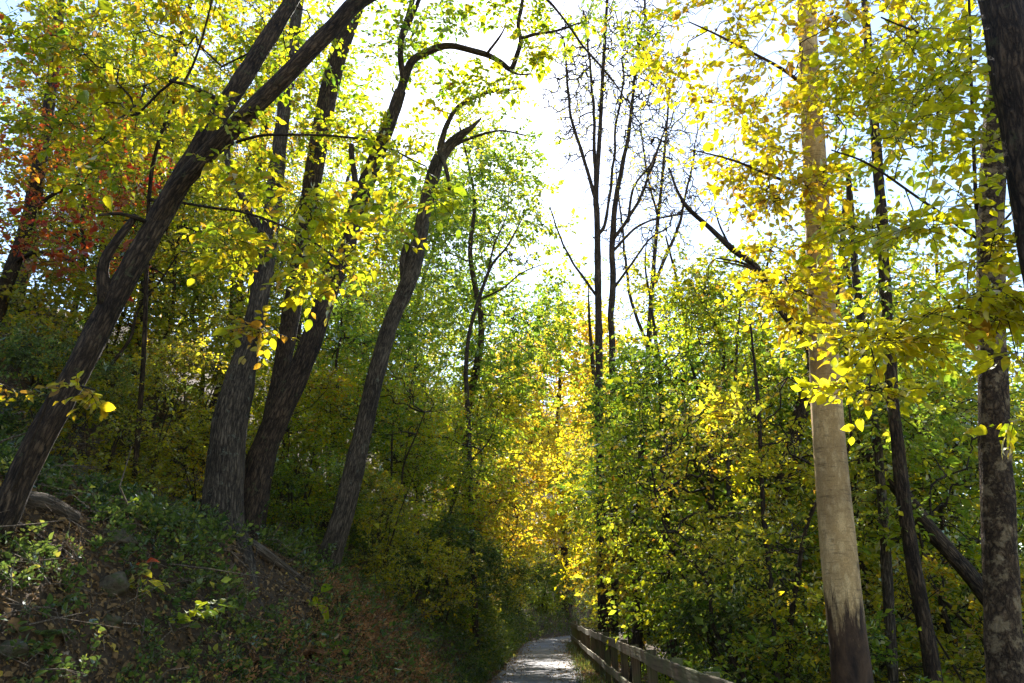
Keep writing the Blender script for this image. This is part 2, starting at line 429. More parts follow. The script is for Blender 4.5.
def asphalt():
    m, nt, out = new_mat('worn_asphalt')
    N, K = nt.nodes.new, nt.links.new
    tc = N('ShaderNodeTexCoord')
    n1 = N('ShaderNodeTexNoise'); n1.inputs['Scale'].default_value = 90; n1.inputs['Detail'].default_value = 4
    n2 = N('ShaderNodeTexNoise'); n2.inputs['Scale'].default_value = .8; n2.inputs['Detail'].default_value = 5
    K(tc.outputs['Object'], n1.inputs['Vector']); K(tc.outputs['Object'], n2.inputs['Vector'])
    r1 = ramp(nt, [(.3, (.13, .128, .135)), (.7, (.27, .262, .275))]); K(n1.outputs['Fac'], r1.inputs['Fac'])
    r2 = ramp(nt, [(.35, (.72, .68, .64)), (.65, (1.05, 1.03, 1.05))]); K(n2.outputs['Fac'], r2.inputs['Fac'])
    mx = N('ShaderNodeMix'); mx.data_type = 'RGBA'; mx.blend_type = 'MULTIPLY'; mx.inputs['Factor'].default_value = 1
    K(r1.outputs['Color'], mx.inputs['A']); K(r2.outputs['Color'], mx.inputs['B'])
    bs = N('ShaderNodeBsdfPrincipled'); bs.inputs['Roughness'].default_value = .85
    K(mx.outputs['Result'], bs.inputs['Base Color'])
    bp = N('ShaderNodeBump'); bp.inputs['Strength'].default_value = .4; bp.inputs['Distance'].default_value = .01
    K(n1.outputs['Fac'], bp.inputs['Height']); K(bp.outputs[0], bs.inputs['Normal'])
    K(bs.outputs[0], out.inputs['Surface'])
    return m
M['asphalt'] = asphalt()

def timber():
    m, nt, out = new_mat('weathered_timber')
    N, K = nt.nodes.new, nt.links.new
    tc = N('ShaderNodeAttribute'); tc.attribute_name = 'bc'
    mp = N('ShaderNodeMapping'); mp.inputs['Scale'].default_value = (1.6, 40, 40); K(tc.outputs['Vector'], mp.inputs['Vector'])
    n1 = N('ShaderNodeTexNoise'); n1.inputs['Scale'].default_value = 1; n1.inputs['Detail'].default_value = 6; K(mp.outputs[0], n1.inputs['Vector'])
    r1 = ramp(nt, [(.3, (.06, .036, .018)), (.6, (.18, .115, .055)), (.8, (.28, .20, .10))]); K(n1.outputs['Fac'], r1.inputs['Fac'])
    n2 = N('ShaderNodeTexNoise'); n2.inputs['Scale'].default_value = 2.2; n2.inputs['Detail'].default_value = 6; K(tc.outputs['Vector'], n2.inputs['Vector'])
    mr = N('ShaderNodeMapRange'); mr.inputs[1].default_value = .42; mr.inputs[2].default_value = .66; mr.inputs[4].default_value = .8; K(n2.outputs['Fac'], mr.inputs[0])
    mx = N('ShaderNodeMix'); mx.data_type = 'RGBA'; K(mr.outputs[0], mx.inputs['Factor']); K(r1.outputs['Color'], mx.inputs['A']); mx.inputs['B'].default_value = (.12, .13, .035, 1)
    bs = N('ShaderNodeBsdfPrincipled'); bs.inputs['Roughness'].default_value = .85; K(mx.outputs['Result'], bs.inputs['Base Color'])
    bp = N('ShaderNodeBump'); bp.inputs['Strength'].default_value = .5; bp.inputs['Distance'].default_value = .01
    K(n1.outputs['Fac'], bp.inputs['Height']); K(bp.outputs[0], bs.inputs['Normal'])
    K(bs.outputs[0], out.inputs['Surface'])
    return m
M['timber'] = timber()

# ------------------------------------------------------------------ growing branches
def grow(start, pts, bf=.35, start_path=None, block=None):
    """joins every point to the nearest part of the tree so far; returns parents in order of joining"""
    ns, n = len(start), len(pts)
    X = np.vstack([start, pts])
    path = np.zeros(ns + n)
    if start_path is not None: path[:ns] = start_path
    D0 = np.linalg.norm(pts[:, None] - start[None], axis=2) + bf * path[None, :ns]
    best = D0.min(1); par = D0.argmin(1)
    done = np.zeros(n, bool)
    order = []
    for _ in range(n):
        b = np.where(done, 1e9, best)
        j = int(b.argmin())
        done[j] = True
        order.append(j)
        p = par[j]
        path[ns + j] = path[p] + np.linalg.norm(X[ns + j] - X[p])
        d = np.linalg.norm(pts - pts[j], axis=1) + bf * path[ns + j]
        upd = (~done) & (d < best)
        best[upd] = d[upd]; par[upd] = ns + j
    return par, order

def branch_radii(par, order, ns, n, tip=.0025, e=2.3, cap=1.0):
    r = np.zeros(n); acc = np.zeros(n)
    nch = np.zeros(n, int)
    for j in reversed(order):
        r[j] = min(cap, max(tip, acc[j] ** (1 / e)))
        p = par[j] - ns
        if p >= 0:
            acc[p] += r[j] ** e; nch[p] += 1
    return r, nch

def crown_branches(buf, start, pts, rng, bf=.35, tip=.0025, mat=0, sides=4, cap=.08, start_path=None, wob=.12):
    """builds the branches in buf; returns node positions and directions for the twigs"""
    par, order = grow(start, pts, bf, start_path)
    ns, n = len(start), len(pts)
    r, nch = branch_radii(par, order, ns, n, tip, cap=cap)
    X = np.vstack([start, pts])
    A, B = X[par], pts
    rp = np.where(par >= ns, r[np.maximum(par - ns, 0)], np.minimum(r * 1.25, cap))
    rp = np.minimum(rp, r * 1.8)
    # each edge as three bowed pieces
    Lg = np.linalg.norm(B - A, axis=1)
    jit1 = rng.normal(size=(n, 3)) * (Lg * wob)[:, None]
    jit2 = jit1 * .55 + rng.normal(size=(n, 3)) * (Lg * wob * .5)[:, None]
    P1, P2 = A + (B - A) / 3 + jit1, A + (B - A) * 2 / 3 + jit2
    edges(buf, A, P1, rp, rp * .67 + r * .33, sides, mat)
    edges(buf, P1, P2, rp * .67 + r * .33, rp * .33 + r * .67, sides, mat)
    edges(buf, P2, B, rp * .33 + r * .67, r, sides, mat)
    return B, nrm(B - A), r, nch, par, X

def clumps(rng, centre, radii, n, per=9, spread=.22, flatz=.55, hollow=0.0):
    """points in an ellipsoid gathered in little layers, with gaps between"""
    k = max(1, int(round(n / per)))
    c = rng.normal(size=(k, 3)); c = nrm(c) * (rng.uniform(hollow, 1, (k, 1)) ** (1 / 2.2))
    i = rng.integers(0, k, n)
    p = c[i] + rng.normal(size=(n, 3)) * spread * np.array([1, 1, flatz])
    return np.asarray(centre) + p * np.asarray(radii)

def px_clumps(rng, spec, **kw):
    """spec: (px, py, D, rx_px, ry_px, rD_m, n)"""
    out = []
    for (px, py, D, rx, ry, rd, n) in spec:
        m = mpp(px, py, D)
        out.append(clumps(rng, pix(px, py, D), (rx * m, rd, ry * m), n, **kw))
    return np.vstack(out)

def px_line(path):
    """path of (px, py, D, width_px) -> points and radii"""
    P = np.array([pix(a, b, c) for a, b, c, w in path])
    R = np.array([.5 * w * mpp(a, b, c) for a, b, c, w in path])
    return P, R

def trunk_down(P, R, flare=.45):
    """carries a trunk whose foot lies outside or low in the picture into the ground"""
    b = P[0]
    g = gz(b[0], b[1])
    if b[2] > g - .1:
        d = nrm((P[0] - P[1])[None])[0]
        d = nrm((d + np.array([0, 0, -1.0]))[None])[0] if d[2] > -.35 else d
        k = (b[2] - (g - .25)) / max(.25, -d[2])
        q = b + d * k
        g2 = gz(q[0], q[1])
        q[2] = min(q[2], g2 - .15)
        P = np.vstack([q, P]); R = np.concatenate([[R[0] * (1 + flare * .5)], R])
    return P, R

def trunk_tube(buf, P, R, sides=20, per_m=9, lump=.07, ridge=.01, flare=.5, seed=0, mat=0):
    L = np.linalg.norm(np.diff(P, axis=0), axis=1).sum()
    n = int(max(8, L * per_m))
    C = catmull(P, n)
    rr = np.interp(np.linspace(0, len(P) - 1, n), np.arange(len(P)), R)
    z = C[:, 2] - C[0, 2]
    rr = rr * (1 + flare * np.exp(-z / .35))
    tube(buf, C, rr, sides, mat, lump, ridge, seed)
    return C, rr

def px_tree(name, label, cat, seed, trunk, limbs=(), crown=(), bark='bark', leafm='lime', sides=20, ridge=.010, lump=.07,
            K=8, L=.3, leaf=.075, ratio=.6, kind='mid', tint0=.5, tvar=.2, flat=.35, attach=.35, bf=.3, tip=.0022, group=None,
            per=9, spread=.22, flatz=.5, foot=True, cap=.05, per_m=9, droop=.25, clump=.5, limb_name='limb', wob=.12, dens=1.9, flare=.4):
    """a tree traced as a trunk, its main limbs and the clumps of its crown, each at its own distance"""
    rng = np.random.default_rng(seed)
    P, R = px_line(trunk)
    if foot: P, R = trunk_down(P, R)
    base = P[0].copy()
    g = gz(base[0], base[1])
    root = empty(name, (base[0], base[1], g), label, cat, group)
    org = np.array([base[0], base[1], g])
    tb = Buf()
    C, rr = trunk_tube(tb, P, R, sides, per_m, lump, ridge, flare if foot else 0, seed)
    tb.obj('trunk', M[bark], root, org)
    k0 = int(len(C) * attach)
    start = [C[k0:]]
    spath = [np.linspace(0, 1, len(C) - k0) * 0]
    for li, lp in enumerate(limbs):
        Q, S = px_line(lp)
        lb = Buf()
        n = int(max(8, np.linalg.norm(np.diff(Q, axis=0), axis=1).sum() * per_m))
        Cq = catmull(Q, n)
        wb = np.stack([snoise(Cq, 1.6, seed * 7 + li * 3 + a_, 3) for a_ in range(3)], 1)
        Cq = Cq + wb * (np.interp(np.linspace(0, 1, n), [0, .15, 1], [0, 1, 1.6]) * min(.06, S.mean() * 1.3))[:, None]
        tube(lb, Cq, np.interp(np.linspace(0, len(Q) - 1, n), np.arange(len(Q)), S), max(8, sides - 6), 0, lump, ridge * .6, seed + 31 * li)
        lb.obj(limb_name, M[bark], root, org)
        start.append(Cq[2:]); spath.append(np.zeros(len(Cq) - 2))
    if len(crown):
        cb = Buf()
        crown = [(*c[:6], int(c[6] * dens)) for c in crown]
        pts = px_clumps(rng, crown, per=per, spread=spread, flatz=flatz)
        B, d, r, nch, par, X = crown_branches(cb, np.vstack(start), pts, rng, bf, tip, 1, 5, cap, wob=wob)
        dd = nrm(d + rng.normal(size=d.shape) * .45 + np.array([0, 0, .1]))
        dd[:, 2] *= .6
        sprays(cb, B, dd, rng, K, L, leaf, ratio, kind, tint0, tvar, flat, 0, 1, .0024 if kind == 'hi' else .0018, droop, clump)
        cb.obj('crown', [M[leafm], M['twig']], root, org)
    return root

# ------------------------------------------------------------------ world and sun
SUN_EL, SUN_AZ = math.radians(40.3), math.radians(-5.1)      # azimuth from +Y, towards +X
world = bpy.data.worlds.new('World')
scene.world = world
world.use_nodes = True
nt = world.node_tree
nt.nodes.clear()
wo = nt.nodes.new('ShaderNodeOutputWorld')
bg = nt.nodes.new('ShaderNodeBackground')
sk = nt.nodes.new('ShaderNodeTexSky')
sk.sky_type = 'NISHITA'
sk.sun_disc = False
sk.sun_elevation = SUN_EL
sk.sun_rotation = SUN_AZ
sk.air_density, sk.dust_density, sk.ozone_density = 1.0, .3, 1.0
bg.inputs['Strength'].default_value = .085
nt.links.new(sk.outputs[0], bg.inputs[0])
nt.links.new(bg.outputs[0], wo.inputs[0])
sd = bpy.data.lights.new('sun', 'SUN')
sd.energy = 4.4
sd.angle = math.radians(.5)
sd.color = (1.0, .95, .86)
so = bpy.data.objects.new('sun', sd)
from mathutils import Vector
sdir = Vector((math.sin(SUN_AZ) * math.cos(SUN_EL), math.cos(SUN_AZ) * math.cos(SUN_EL), math.sin(SUN_EL)))
so.rotation_euler = sdir.to_track_quat('Z', 'Y').to_euler()
so.location = (0, 0, 60)
COL.objects.link(so)

# ------------------------------------------------------------------ ground and path
def axis_pts(parts):
    out = [np.linspace(a, b, n, endpoint=False) for a, b, n in parts]
    return np.concatenate(out + [[parts[-1][1]]])
gx = axis_pts([(-600, -60, 16), (-60, -14, 24), (-14, -8, 30), (-8, -1.2, 75), (-1.2, 5, 26), (5, 16, 28), (16, 60, 22), (60, 600, 14)])
gy = axis_pts([(-40, 2, 14), (2, 16, 130), (16, 40, 110), (40, 90, 50), (90, 900, 30)])
GX, GY = np.meshgrid(gx, gy)
GZ = ground(GX, GY)
b = Buf()
nx, ny = len(gx), len(gy)
i, j = np.meshgrid(np.arange(ny - 1), np.arange(nx - 1), indexing='ij')
b.add(np.stack([GX, GY, GZ], -1), [np.stack([i * nx + j, i * nx + j + 1, (i + 1) * nx + j + 1, (i + 1) * nx + j], -1).reshape(-1, 4)])
tag(b.obj('ground', M['soil']), kind='structure')

py_ = np.concatenate([np.linspace(-10, 36, 60), np.linspace(37, 140, 90)])
b = Buf()
rng = np.random.default_rng(5)
cols = np.array([-1.62, -1.58, -1, -.4, .2, .75, .80])
hz = np.array([-.02, .022, .032, .036, .032, .022, -.02])
ed = snoise(np.stack([py_, py_ * 0, py_ * 0], 1), 1.3, 9, 3) * .07
V = np.zeros((len(py_), 7, 3))
V[..., 0] = cols[None] + shift(py_)[:, None]
V[:, :2, 0] += ed[:, None]; V[:, 5:, 0] -= ed[::-1][:, None]
V[..., 1] = py_[:, None]; V[..., 2] = hz[None]
i, j = np.meshgrid(np.arange(len(py_) - 1), np.arange(6), indexing='ij')
b.add(V, [np.stack([i * 7 + j, i * 7 + j + 1, (i + 1) * 7 + j + 1, (i + 1) * 7 + j], -1).reshape(-1, 4)])
tag(b.obj('path', M['asphalt']), kind='structure')

# ------------------------------------------------------------------ fence
def board(p, q, h, t, seed, up=np.array([0, 0, 1.0])):
    """a slightly worn plank between two points; bc runs along its grain"""
    b = Buf()
    rng = np.random.default_rng(seed)
    n = 8
    d = nrm((q - p)[None])[0]
    s = np.cross(d, up); s = s / np.linalg.norm(s)
    u = np.cross(s, d)
    c = .007
    prof = np.array([(-t/2 + c, -h/2), (t/2 - c, -h/2), (t/2, -h/2 + c), (t/2, h/2 - c), (t/2 - c, h/2), (-t/2 + c, h/2), (-t/2, h/2 - c), (-t/2, -h/2 + c)])
    tt = np.linspace(0, 1, n)
    L = np.linalg.norm(q - p)
    bow = np.sin(tt * math.pi) * rng.normal(0, .008)
    V = p[None, None] + d[None, None] * (tt * L)[:, None, None] + s[None, None] * prof[None, :, 0, None] + u[None, None] * (prof[None, :, 1, None] + bow[:, None, None] + rng.normal(0, .002, (n, 8, 1)))
    bc = np.stack([np.repeat((tt * L)[:, None], 8, 1), np.repeat(prof[None, :, 0], n, 0), np.repeat(prof[None, :, 1], n, 0)], -1) + rng.uniform(0, 40, 3)
    i, j = np.meshgrid(np.arange(n - 1), np.arange(8), indexing='ij')
    F = np.stack([i * 8 + j, i * 8 + (j + 1) % 8, (i + 1) * 8 + (j + 1) % 8, (i + 1) * 8 + j], -1).reshape(-1, 4)
    b.add(V.reshape(-1, 3), [F, np.arange(8)[None, ::-1], np.arange(8)[None] + (n - 1) * 8], 0, None, bc.reshape(-1, 3))
    return b

fence = empty('fence', (1.35, 3, 0), 'weathered two-rail timber fence along the downhill edge of the paved path', 'fence')
forg = np.array([1.35, 3, 0])
fy = np.arange(1.6, 66, 2.0)
fx = 1.38 - .42 * np.clip((fy - 5) / 38, 0, 1) + shift(fy)
rng = np.random.default_rng(77)
for k in range(len(fy)):
    top = 1.10 + rng.normal(0, .012)
    lean = rng.normal(0, .012, 2)
    o = board(np.array([fx[k] + .085, fy[k], -.3]), np.array([fx[k] + .085 + lean[0], fy[k] + lean[1], top]), .13, .13, 100 + k, np.array([0, 1.0, 0])).obj('post', M['timber'], fence, forg, smooth=False)
    if k + 1 < len(fy):
        for z, hh in ((1.0, .165), (.42, .15)):
            dz = rng.normal(0, .008)
            o = board(np.array([fx[k] - .003, fy[k] + .004, z + dz]), np.array([fx[k + 1] - .003, fy[k + 1] - .004, z + dz + rng.normal(0, .006)]), hh, .042, 300 + 2 * k + int(z), np.array([0, 0, 1.0])).obj('rail', M['timber'], fence, forg, smooth=False)
# ------------------------------------------------------------------ trees on the bank
px_tree('leaning_tree', 'dark trunk leaning steeply over the bank, forking into two heavy stems', 'tree', 11,
        [(-70, 610, 7.0, 29.3), (-5, 535, 7.0, 28.3), (28, 462, 7.0, 26.2), (75, 375, 7.05, 24.5), (122, 285, 7.1, 22.5), (165, 208, 7.2, 21.4), (205, 138, 7.3, 18.9), (245, 75, 7.4, 17.3), (292, 0, 7.6, 15.2), (335, -75, 7.9, 13.1), (375, -160, 8.2, 9.4)],
        limbs=[[(150, 232, 7.18, 17.0), (188, 180, 7.1, 18.7), (228, 132, 7.0, 17.8), (285, 77, 6.95, 17.0), (350, 18, 7.0, 16.1), (420, -50, 7.1, 17.0), (480, -120, 7.3, 11.9)],
               [(106, 305, 7.05, 17.0), (103, 272, 6.95, 11.0), (116, 247, 6.95, 8.5), (136, 222, 7.0, 6.8)],
               [(215, 98, 7.25, 5.1), (190, 86, 7.1, 4.2), (168, 80, 7.0, 2.5)],
               [(146, 222, 7.1, 5.1), (120, 214, 6.8, 3.4), (98, 214, 6.6, 2.5)]],
        crown=[(45, 40, 7.2, 80, 60, 1.0, 60), (120, 30, 7.6, 80, 45, 1.0, 60), (15, 120, 7.4, 40, 30, .7, 12), (115, 130, 7.6, 35, 45, .8, 14), (215, 25, 8.4, 60, 45, .8, 36), (165, 120, 8.2, 50, 50, .8, 30),
               (300, 60, 8.2, 60, 40, .7, 26), (105, -60, 8, 170, 60, 1.5, 40), (330, -80, 8, 120, 50, 1.2, 30)],
        bark='bark', leafm='lime', sides=28, ridge=.012, kind='hi', tint0=.6, K=8, leaf=.085, L=.34, clump=.9, per_m=12, cap=.018, flare=.25)

px_tree('forest_tree', 'thickest trunk on the bank, upright grey-brown with deeply furrowed bark', 'tree', 12,
        [(221, 524, 11, 42), (224, 480, 11, 38), (229, 430, 11, 35), (240, 380, 11, 28), (251, 336, 11, 22.5), (262, 285, 11.1, 18), (270, 230, 11.2, 16), (277, 170, 11.3, 14.5), (284, 110, 11.4, 13), (292, 50, 11.5, 11.5), (302, -30, 11.8, 10), (310, -120, 12, 7)],
        limbs=[[(266, 240, 11.1, 10), (245, 205, 11.2, 8), (232, 165, 11.3, 7), (220, 120, 11.5, 4)]],
        crown=[(165, 165, 12, 70, 60, 1.4, 60), (230, 130, 12, 60, 70, 1.4, 60), (215, 235, 12, 55, 40, 1.2, 40), (310, 140, 12, 50, 60, 1.2, 40), (290, 20, 12, 90, 50, 1.5, 60), (280, -80, 12, 140, 60, 2, 60)],
        bark='bark_grey', leafm='lime', sides=30, ridge=.02, kind='mid', tint0=.42, K=8, leaf=.085, clump=.9, cap=.02, flare=.35)

px_tree('forest_tree', 'heavy dark trunk curving uphill of the path, its arching limb crossing the sun', 'tree', 13,
        [(250, 498, 11.6, 31.6), (262, 455, 11.6, 25.9), (280, 412, 11.6, 23.8), (308, 350, 11.6, 22.3), (330, 285, 11.6, 20.8), (350, 230, 11.6, 19.4), (371, 170, 11.6, 15.8), (388, 128, 11.6, 13.6), (400, 92, 11.6, 11.5)],
        limbs=[[(398, 100, 11.6, 9.3), (410, 62, 11.6, 7.9), (424, 51, 11.6, 7.2), (445, 46, 11.6, 6.5), (470, 50, 11.6, 6.1), (487, 54, 11.6, 5.8), (500, 61, 11.6, 5.1), (510, 68, 11.6, 5.1), (516, 55, 11.6, 5.1), (522, 40, 11.6, 4.3), (521, 20, 11.6, 3.6), (528, -15, 11.7, 2.9)],
               [(522, 38, 11.6, 3.6), (536, 33, 11.6, 2.9), (556, 30, 11.7, 2.1), (580, 22, 11.8, 1.4)],
               [(510, 70, 11.6, 3.6), (520, 74, 11.6, 2.1), (532, 73, 11.7, 1.4)],
               [(404, 80, 11.6, 7.2), (402, 40, 11.6, 5.8), (410, 0, 11.8, 5.1), (420, -60, 12, 3.6)],
               [(487, 54, 11.6, 2.9), (500, 38, 11.6, 2.1), (507, 26, 11.7, 1.4)],
               [(402, 40, 11.6, 4.3), (450, -60, 11.4, 3.6), (505, -50, 11.2, 2.9), (549, 0, 11, 2.3), (600, 66, 10.8, 1.9), (630, 108, 10.7, 1.4), (652, 142, 10.6, 0.8)],
               [(345, 245, 11.6, 8.7), (352, 200, 11.4, 6.5), (348, 150, 11.3, 5.1)]],
        crown=[(395, 45, 11.4, 50, 45, .9, 46), (440, 10, 11.4, 50, 30, .9, 38), (400, 120, 11.3, 45, 35, .8, 34), (360, 130, 11.2, 30, 40, .8, 26), (540, 12, 11.8, 40, 20, .6, 18), (440, 85, 11.6, 35, 20, .5, 12), (575, 22, 12, 25, 14, .5, 9), (500, 15, 11.6, 40, 18, .6, 20), (620, 40, 11, 50, 30, .6, 10), (640, 15, 11, 60, 20, .6, 12), (450, -60, 12, 120, 50, 1.5, 50), (470, 85, 11.6, 50, 22, .5, 26), (522, 62, 11.7, 30, 28, .5, 18), (545, 45, 11.7, 30, 15, .4, 14)],
        bark='bark', leafm='lime', sides=26, ridge=.014, kind='mid', tint0=.28, K=8, leaf=.095, clump=.8, cap=.018, flare=.2)

px_tree('forest_tree', 'slim dark trunk hidden among lime leaves, rising between two heavier trunks', 'tree', 14,
        [(262, 478, 13.2, 20), (285, 350, 13.2, 18), (305, 230, 13.2, 18), (322, 125, 13.2, 18), (338, 55, 13.2, 18), (362, -15, 13.3, 17), (385, -90, 13.6, 13)],
        crown=[(345, 160, 13.4, 50, 60, 1.2, 50), (330, 60, 13.4, 60, 50, 1.2, 40), (360, -60, 13.4, 100, 60, 1.5, 50)],
        bark='bark', leafm='lime', sides=18, kind='mid', tint0=.4, leaf=.09, clump=.9, cap=.018)

px_tree('snapped_tree', 'curved slender trunk on the bank edge with a snapped, splintered top', 'tree', 15,
        [(318, 590, 13, 29.4), (328, 562, 13, 24.8), (345, 507, 13, 21.2), (361, 440, 13, 18.4), (376, 375, 13, 17.0), (391, 322, 13, 16.6), (408, 283, 13, 16.6), (418, 246, 13, 14.7), (426, 205, 13, 13.8), (434, 172, 13, 13.8), (439, 158, 13, 12.0), (446, 147, 13, 7.4), (456, 137, 13, 3.7)],
        limbs=[[(436, 165, 13, 13), (447, 148, 13, 12), (460, 135, 13, 9), (472, 126, 13, 5), (482, 117, 13, 2)],
               [(440, 150, 13, 7), (442, 130, 13, 5), (452, 112, 13, 4.5), (466, 102, 13, 4.5), (490, 93, 13, 4), (516, 90, 13, 2.5)],
               [(408, 285, 13, 11), (407, 262, 12.95, 9), (409, 243, 12.95, 7)],
               [(441, 155, 12.9, 5), (447, 172, 12.85, 4), (450, 192, 12.85, 4)],
               [(446, 150, 13, 5), (470, 138, 13.1, 3), (500, 130, 13.2, 2), (525, 135, 13.3, 1.4)]],
        crown=[(500, 120, 13.2, 45, 20, .5, 14), (480, 140, 13.2, 30, 14, .5, 10), (490, 108, 13.1, 45, 18, .5, 24), (460, 120, 13, 25, 22, .4, 12)],
        bark='bark_grey', leafm='olive', sides=22, ridge=.012, kind='lo', tint0=.4, K=5, leaf=.07, attach=.9, flare=.3, cap=.01)

px_tree('young_tree', 'spindly young tree with a bright lime spray of leaves over the heavy trunks', 'young tree', 16,
        [(136, 458, 10.6, 5.2), (144, 350, 9.9, 4.6), (147, 250, 9.2, 4.2), (152, 170, 8.7, 3.8), (170, 110, 8.3, 3.2), (195, 60, 8.0, 2.4), (212, 0, 7.8, 1.8), (225, -60, 7.6, 1)],
        limbs=[[(148, 230, 9.07, 3), (190, 178, 8.2, 2.6), (240, 140, 6.9, 3), (300, 135, 6.7, 2.5), (370, 140, 6.5, 2), (425, 165, 6.4, 1.5)],
               [(150, 200, 8.9, 3), (200, 205, 7.9, 2.6), (260, 220, 6.8, 2.5), (320, 250, 6.6, 2), (350, 275, 6.5, 1.2)]],
        crown=[(300, 200, 6.9, 85, 40, 1.0, 58), (345, 225, 6.8, 55, 40, .8, 46), (260, 170, 7.0, 65, 35, .8, 36), (290, 265, 6.6, 55, 22, .4, 34), (385, 160, 6.5, 40, 30, .4, 26), (424, 185, 6.3, 16, 28, .25, 16), (320, 285, 6.5, 40, 14, .3, 14), (230, 250, 6.9, 50, 20, .4, 20), (240, 120, 7, 50, 25, .4, 20), (150, 125, 7.3, 50, 50, .5, 24), (90, 170, 7.2, 30, 20, .4, 8), (255, 322, 6.4, 36, 8, .25, 12)],
        bark='bark', leafm='lime', dens=1.05, sides=10, ridge=0, lump=.04, kind='hi', tint0=.62, K=7, leaf=.088, L=.3, attach=.5, bf=.2, clump=.6, tip=.0018, cap=.006, flare=0, wob=.08)

px_tree('red_leaved_tree', 'thin tree with rust-red foliage standing uphill near the picture edge', 'tree', 17,
        [(-15, 345, 12, 15), (8, 280, 12, 14), (28, 220, 12, 13), (42, 150, 12, 12), (52, 85, 12, 11), (58, 20, 12.2, 9), (66, -50, 12.4, 7), (80, -120, 12.6, 4)],
        limbs=[[(28, 222, 12, 6), (50, 195, 11.8, 4), (85, 180, 11.6, 3)], [(44, 140, 12, 6), (70, 110, 11.8, 4), (100, 85, 11.6, 3)], [(15, 262, 12, 6), (40, 250, 11.6, 4), (75, 262, 11.4, 2.5)]],
        crown=[(25, 240, 10.8, 70, 45, 1.2, 90), (75, 140, 10.8, 60, 55, 1.2, 90), (115, 180, 10.8, 45, 40, 1, 50), (60, 75, 11, 60, 40, 1, 50), (15, 150, 11, 45, 50, 1, 50), (95, 240, 10.8, 45, 30, .9, 30)],
        bark='bark', leafm='red', sides=14, kind='mid', tint0=.5, dens=1.15, leaf=.085, clump=.9, tvar=.28, cap=.012)

px_tree('sapling', 'thin sapling leaning behind the forked trunk, bearing a yellow leaf spray low down', 'sapling', 18,
        [(40, 420, 6.6, 3.5), (50, 395, 6.5, 3), (70, 385, 6.4, 2.5), (95, 390, 6.3, 2)],
        crown=[(90, 393, 6.3, 22, 9, .2, 9), (20, 388, 6.5, 14, 6, .2, 4)],
        bark='twig', leafm='lemon', sides=8, ridge=0, kind='hi', tint0=.6, K=4, leaf=.085, L=.2, attach=.2, cap=.004, flare=0)

# ------------------------------------------------------------------ trees beyond the fence
px_tree('pale_tree', 'smooth pale beige trunk beyond the fence with dark ragged bark at its foot', 'tree', 21,
        [(858, 735, 7.5, 42.3), (848, 640, 7.5, 37.3), (838, 545, 7.5, 35.0), (830, 450, 7.5, 31.6), (824, 360, 7.5, 28.4), (820, 270, 7.5, 25.2), (815, 170, 7.5, 22.7), (809, 70, 7.5, 19.5), (805, -20, 7.5, 17.1), (800, -130, 7.6, 13.0)],
        limbs=[[(822, 300, 7.5, 3.5), (790, 288, 7.3, 3), (750, 270, 7.1, 2.2), (715, 262, 7, 1.2)],
               [(816, 190, 7.5, 4), (780, 178, 7.2, 3), (735, 160, 7, 2.2), (690, 150, 6.9, 1.2)],
               [(811, 90, 7.5, 4), (780, 66, 7.2, 3.2), (730, 40, 7.0, 2.4), (690, 22, 7, 1.3)]],
        crown=[(765, 85, 7.2, 75, 60, 1.1, 80), (740, 185, 7.2, 65, 55, 1.1, 66), (700, 95, 7.2, 45, 40, .5, 24), (850, 120, 6.9, 50, 80, 1.0, 60), (800, 205, 6.7, 40, 50, .4, 46), (765, 280, 6.8, 55, 30, .5, 40), (790, 320, 6.8, 40, 25, .4, 26), (740, 20, 7, 70, 35, .6, 44), (670, 60, 7.6, 30, 30, .5, 9), (860, 30, 6.8, 60, 40, .6, 40), (780, -60, 7, 120, 50, 1, 40)],
        bark='bark_pale', leafm='lemon', dens=1.55, flat=.55, per=14, spread=.20, flatz=.28, sides=36, ridge=0, lump=.025, kind='hi', tint0=.6, K=7, leaf=.078, L=.3, attach=.45, bf=.25, clump=.45, tip=.0018, cap=.010, flare=.15, per_m=12)

px_tree('scaly_tree', 'dark mottled trunk with flaking lichened bark beyond the fence', 'tree', 22,
        [(1010, 760, 6.2, 37.3), (1006, 683, 6.2, 35.5), (1002, 600, 6.2, 33.0), (997, 500, 6.2, 30.5), (993, 400, 6.2, 28.0), (991, 300, 6.2, 25.4), (991, 210, 6.2, 23.7), (996, 120, 6.2, 22.0), (1004, 30, 6.2, 20.3), (1015, -70, 6.3, 16.9)],
        crown=[(980, -20, 6.4, 80, 40, .8, 30), (1020, 120, 6.5, 40, 60, .5, 20)],
        bark='bark_scaly', leafm='lemon', sides=32, ridge=.012, lump=.06, kind='hi', tint0=.4, K=7, leaf=.075, attach=.7, cap=.008, flare=.1, per_m=12)

px_tree('shaded_tree', 'near-black trunk leaning in at the picture corner beside the path', 'tree', 23,
        [(1195, 760, 4.4, 52), (1130, 560, 4.4, 47), (1085, 420, 4.4, 45), (1052, 300, 4.4, 42), (1030, 190, 4.4, 40), (1018, 100, 4.4, 38), (1004, 20, 4.4, 36), (985, -60, 4.5, 33), (960, -160, 4.6, 28)],
        bark='bark', leafm='lemon', sides=28, ridge=.012, flare=.15, per_m=12)

